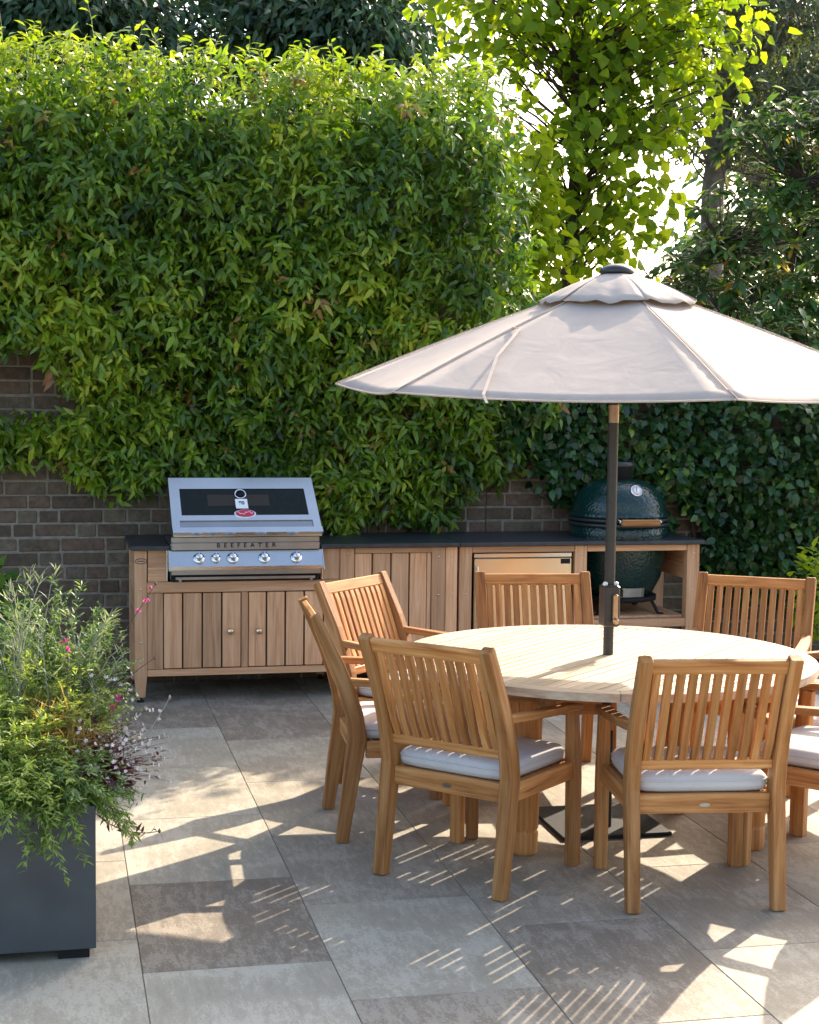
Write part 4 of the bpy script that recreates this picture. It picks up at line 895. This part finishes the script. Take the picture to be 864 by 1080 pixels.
herb('trailing_plant', 'narrow leaved plant trailing over the front edge of the planter', (-.12, 5.25, ZS+.04), 60, .12, .22, 'herb', per=60, ll=(.016, .034), wr=.24, droop=1.6, tone=.5, lean=(-.01, -.05), hvar=.9)
herb('trailing_plant', 'narrow leaved plant trailing over the right front corner of the planter', (.06, 5.24, ZS+.05), 44, .1, .14, 'herb', per=56, ll=(.016, .036), wr=.24, droop=1.4, tone=.45, lean=(.02, -.02), hvar=.9)
herb('lavender_plant', 'wispy silver green lavender rising tallest at the left of the planter', (-.10, 5.62, ZS), 13, .90, .14, 'silver', 'silver_stem', per=26, ll=(.025, .06), wr=.11, up=1.0, tone=.5, br=.002, hvar=.35)
herb('lavender_plant', 'wispy silver green lavender behind the orange grass in the planter', (.07, 5.68, ZS), 15, .70, .18, 'silver', 'silver_stem', per=24, ll=(.025, .06), wr=.11, up=1.0, tone=.5, br=.002, hvar=.35)
MAT['orange_stem'] = plain('tawny stem', (.36, .21, .07), .7, var=.3)
herb('tuft_grass', 'tawny orange tuft of fine grass in the middle of the planter', (.0, 5.50, ZS), 130, .37, .15, 'orange_grass', 'orange_stem', per=5, ll=(.05, .12), wr=.04, up=1.2, tone=.6, br=.0011)
herb('white_flowering_plant', 'airy spray of tiny white flowers on dark stems at the right of the planter', (.10, 5.52, ZS), 150, .31, .21, 'burgundy', 'dark_stem', per=5, ll=(.012, .03), wr=.35, tone=.6, lean=(.06, -.02), flower='petal_white', nf=230, fs=.0085, br=.001, hvar=.7)
herb('white_flowering_plant', 'upright white flowering plant at the back right of the planter', (.13, 5.72, ZS), 50, .46, .13, 'herb_dark', 'dark_stem', per=8, ll=(.015, .035), wr=.3, tone=.6, lean=(.04, 0), flower='petal_white', nf=80, fs=.010, br=.0011, hvar=.6)
herb('burgundy_plant', 'dark burgundy leaved plant under the white flowers in the planter', (.08, 5.36, ZS), 22, .2, .11, 'burgundy', 'dark_stem', per=9, ll=(.035, .06), wr=.6, tone=.5, lean=(.03, 0))
def stalk(label, pts, flower=None, nf=0, fs=.014, mat='dark_stem', leaves=0, lmat='herb_dark', r=.002):
    pts = [(p[0], p[1]-.06, p[2]) for p in pts]; t = thing('flower_stalk', label, 'flower', pts[0]); s = MB(); P_ = [Vector(p) for p in pts]; n = len(P_)
    s.tube(P_, list(np.linspace(r, r*.6, n)), 5); s.lathe([(0, -.008), (.004, -.004), (.005, .0), (.0025, .006), (0, .01)], P_[-1], 8); s.build('stem', mat, t)
    if flower and nf:
        P = []; A = []; Nn = []
        for i in range(nf):
            u = random.uniform(.55, 1)*(n-1); k = min(int(u), n-2); c = P_[k].lerp(P_[k+1], u-k); d = Vector((random.gauss(0, 1), random.gauss(0, 1), .4)).normalized()
            for j in range(4): v = Vector((random.gauss(0, 1), random.gauss(0, 1), random.gauss(0, 1))); P.append(tuple(c)); A.append(tuple(v.normalized()*.6+d)); Nn.append(tuple(d))
        m = len(P); leaf_mesh('flowers', flower, P, A, np.array(Nn), fs*ru(.8, 1.2, m), fs*.7, ru(0, 1, m), t)
    if leaves:
        P = []; A = []
        for i in range(leaves):
            u = random.uniform(.25, 1)*(n-1); k = min(int(u), n-2); P.append(tuple(P_[k].lerp(P_[k+1], u-k))); A.append((random.gauss(0, 1), random.gauss(0, .6), random.gauss(-.2, .8)))
        m = len(P); leaf_mesh('leaves', lmat, P, A, rn(m), ru(.02, .04, m), .009, ru(.2, .7, m), t)
stalk('dark stalk with magenta buds leaning across the cabinet corner post', [(.10, 5.75, .75), (.19, 5.72, .90), (.26, 5.70, 1.01), (.318, 5.69, 1.10), (.345, 5.69, 1.145)], 'petal_pink', 4, .016)
stalk('thin stalk with one dark bud below the magenta buds', [(.12, 5.62, .70), (.20, 5.60, .80), (.28, 5.58, .865), (.335, 5.57, .905)], 'petal_pink', 0)
stalk('single pink flower on a short stalk at the right of the planter', [(.12, 5.6, .6), (.19, 5.58, .72), (.225, 5.57, .775)], 'petal_pink', 5, .018)
stalk('single pink flower above the feathery herbs in the middle of the planter', [(.04, 5.55, .75), (.045, 5.53, .92), (.03, 5.52, .985)], 'petal_pink', 4, .016)
stalk('long dry stalk with a forked grey seed head leaning out over the paving', [(.12, 5.40, .52), (.22, 5.38, .60), (.30, 5.36, .69), (.355, 5.35, .78), (.37, 5.35, .81)], 'petal_white', 2, .014, 'silver_stem', r=.0026)
stalk('trailing dark leafy stem hanging beyond the right edge of the planter', [(.09, 5.22, .50), (.16, 5.2, .44), (.22, 5.19, .41), (.29, 5.18, .405), (.325, 5.18, .41)], None, 0, .01, 'dark_stem', 16, 'burgundy')
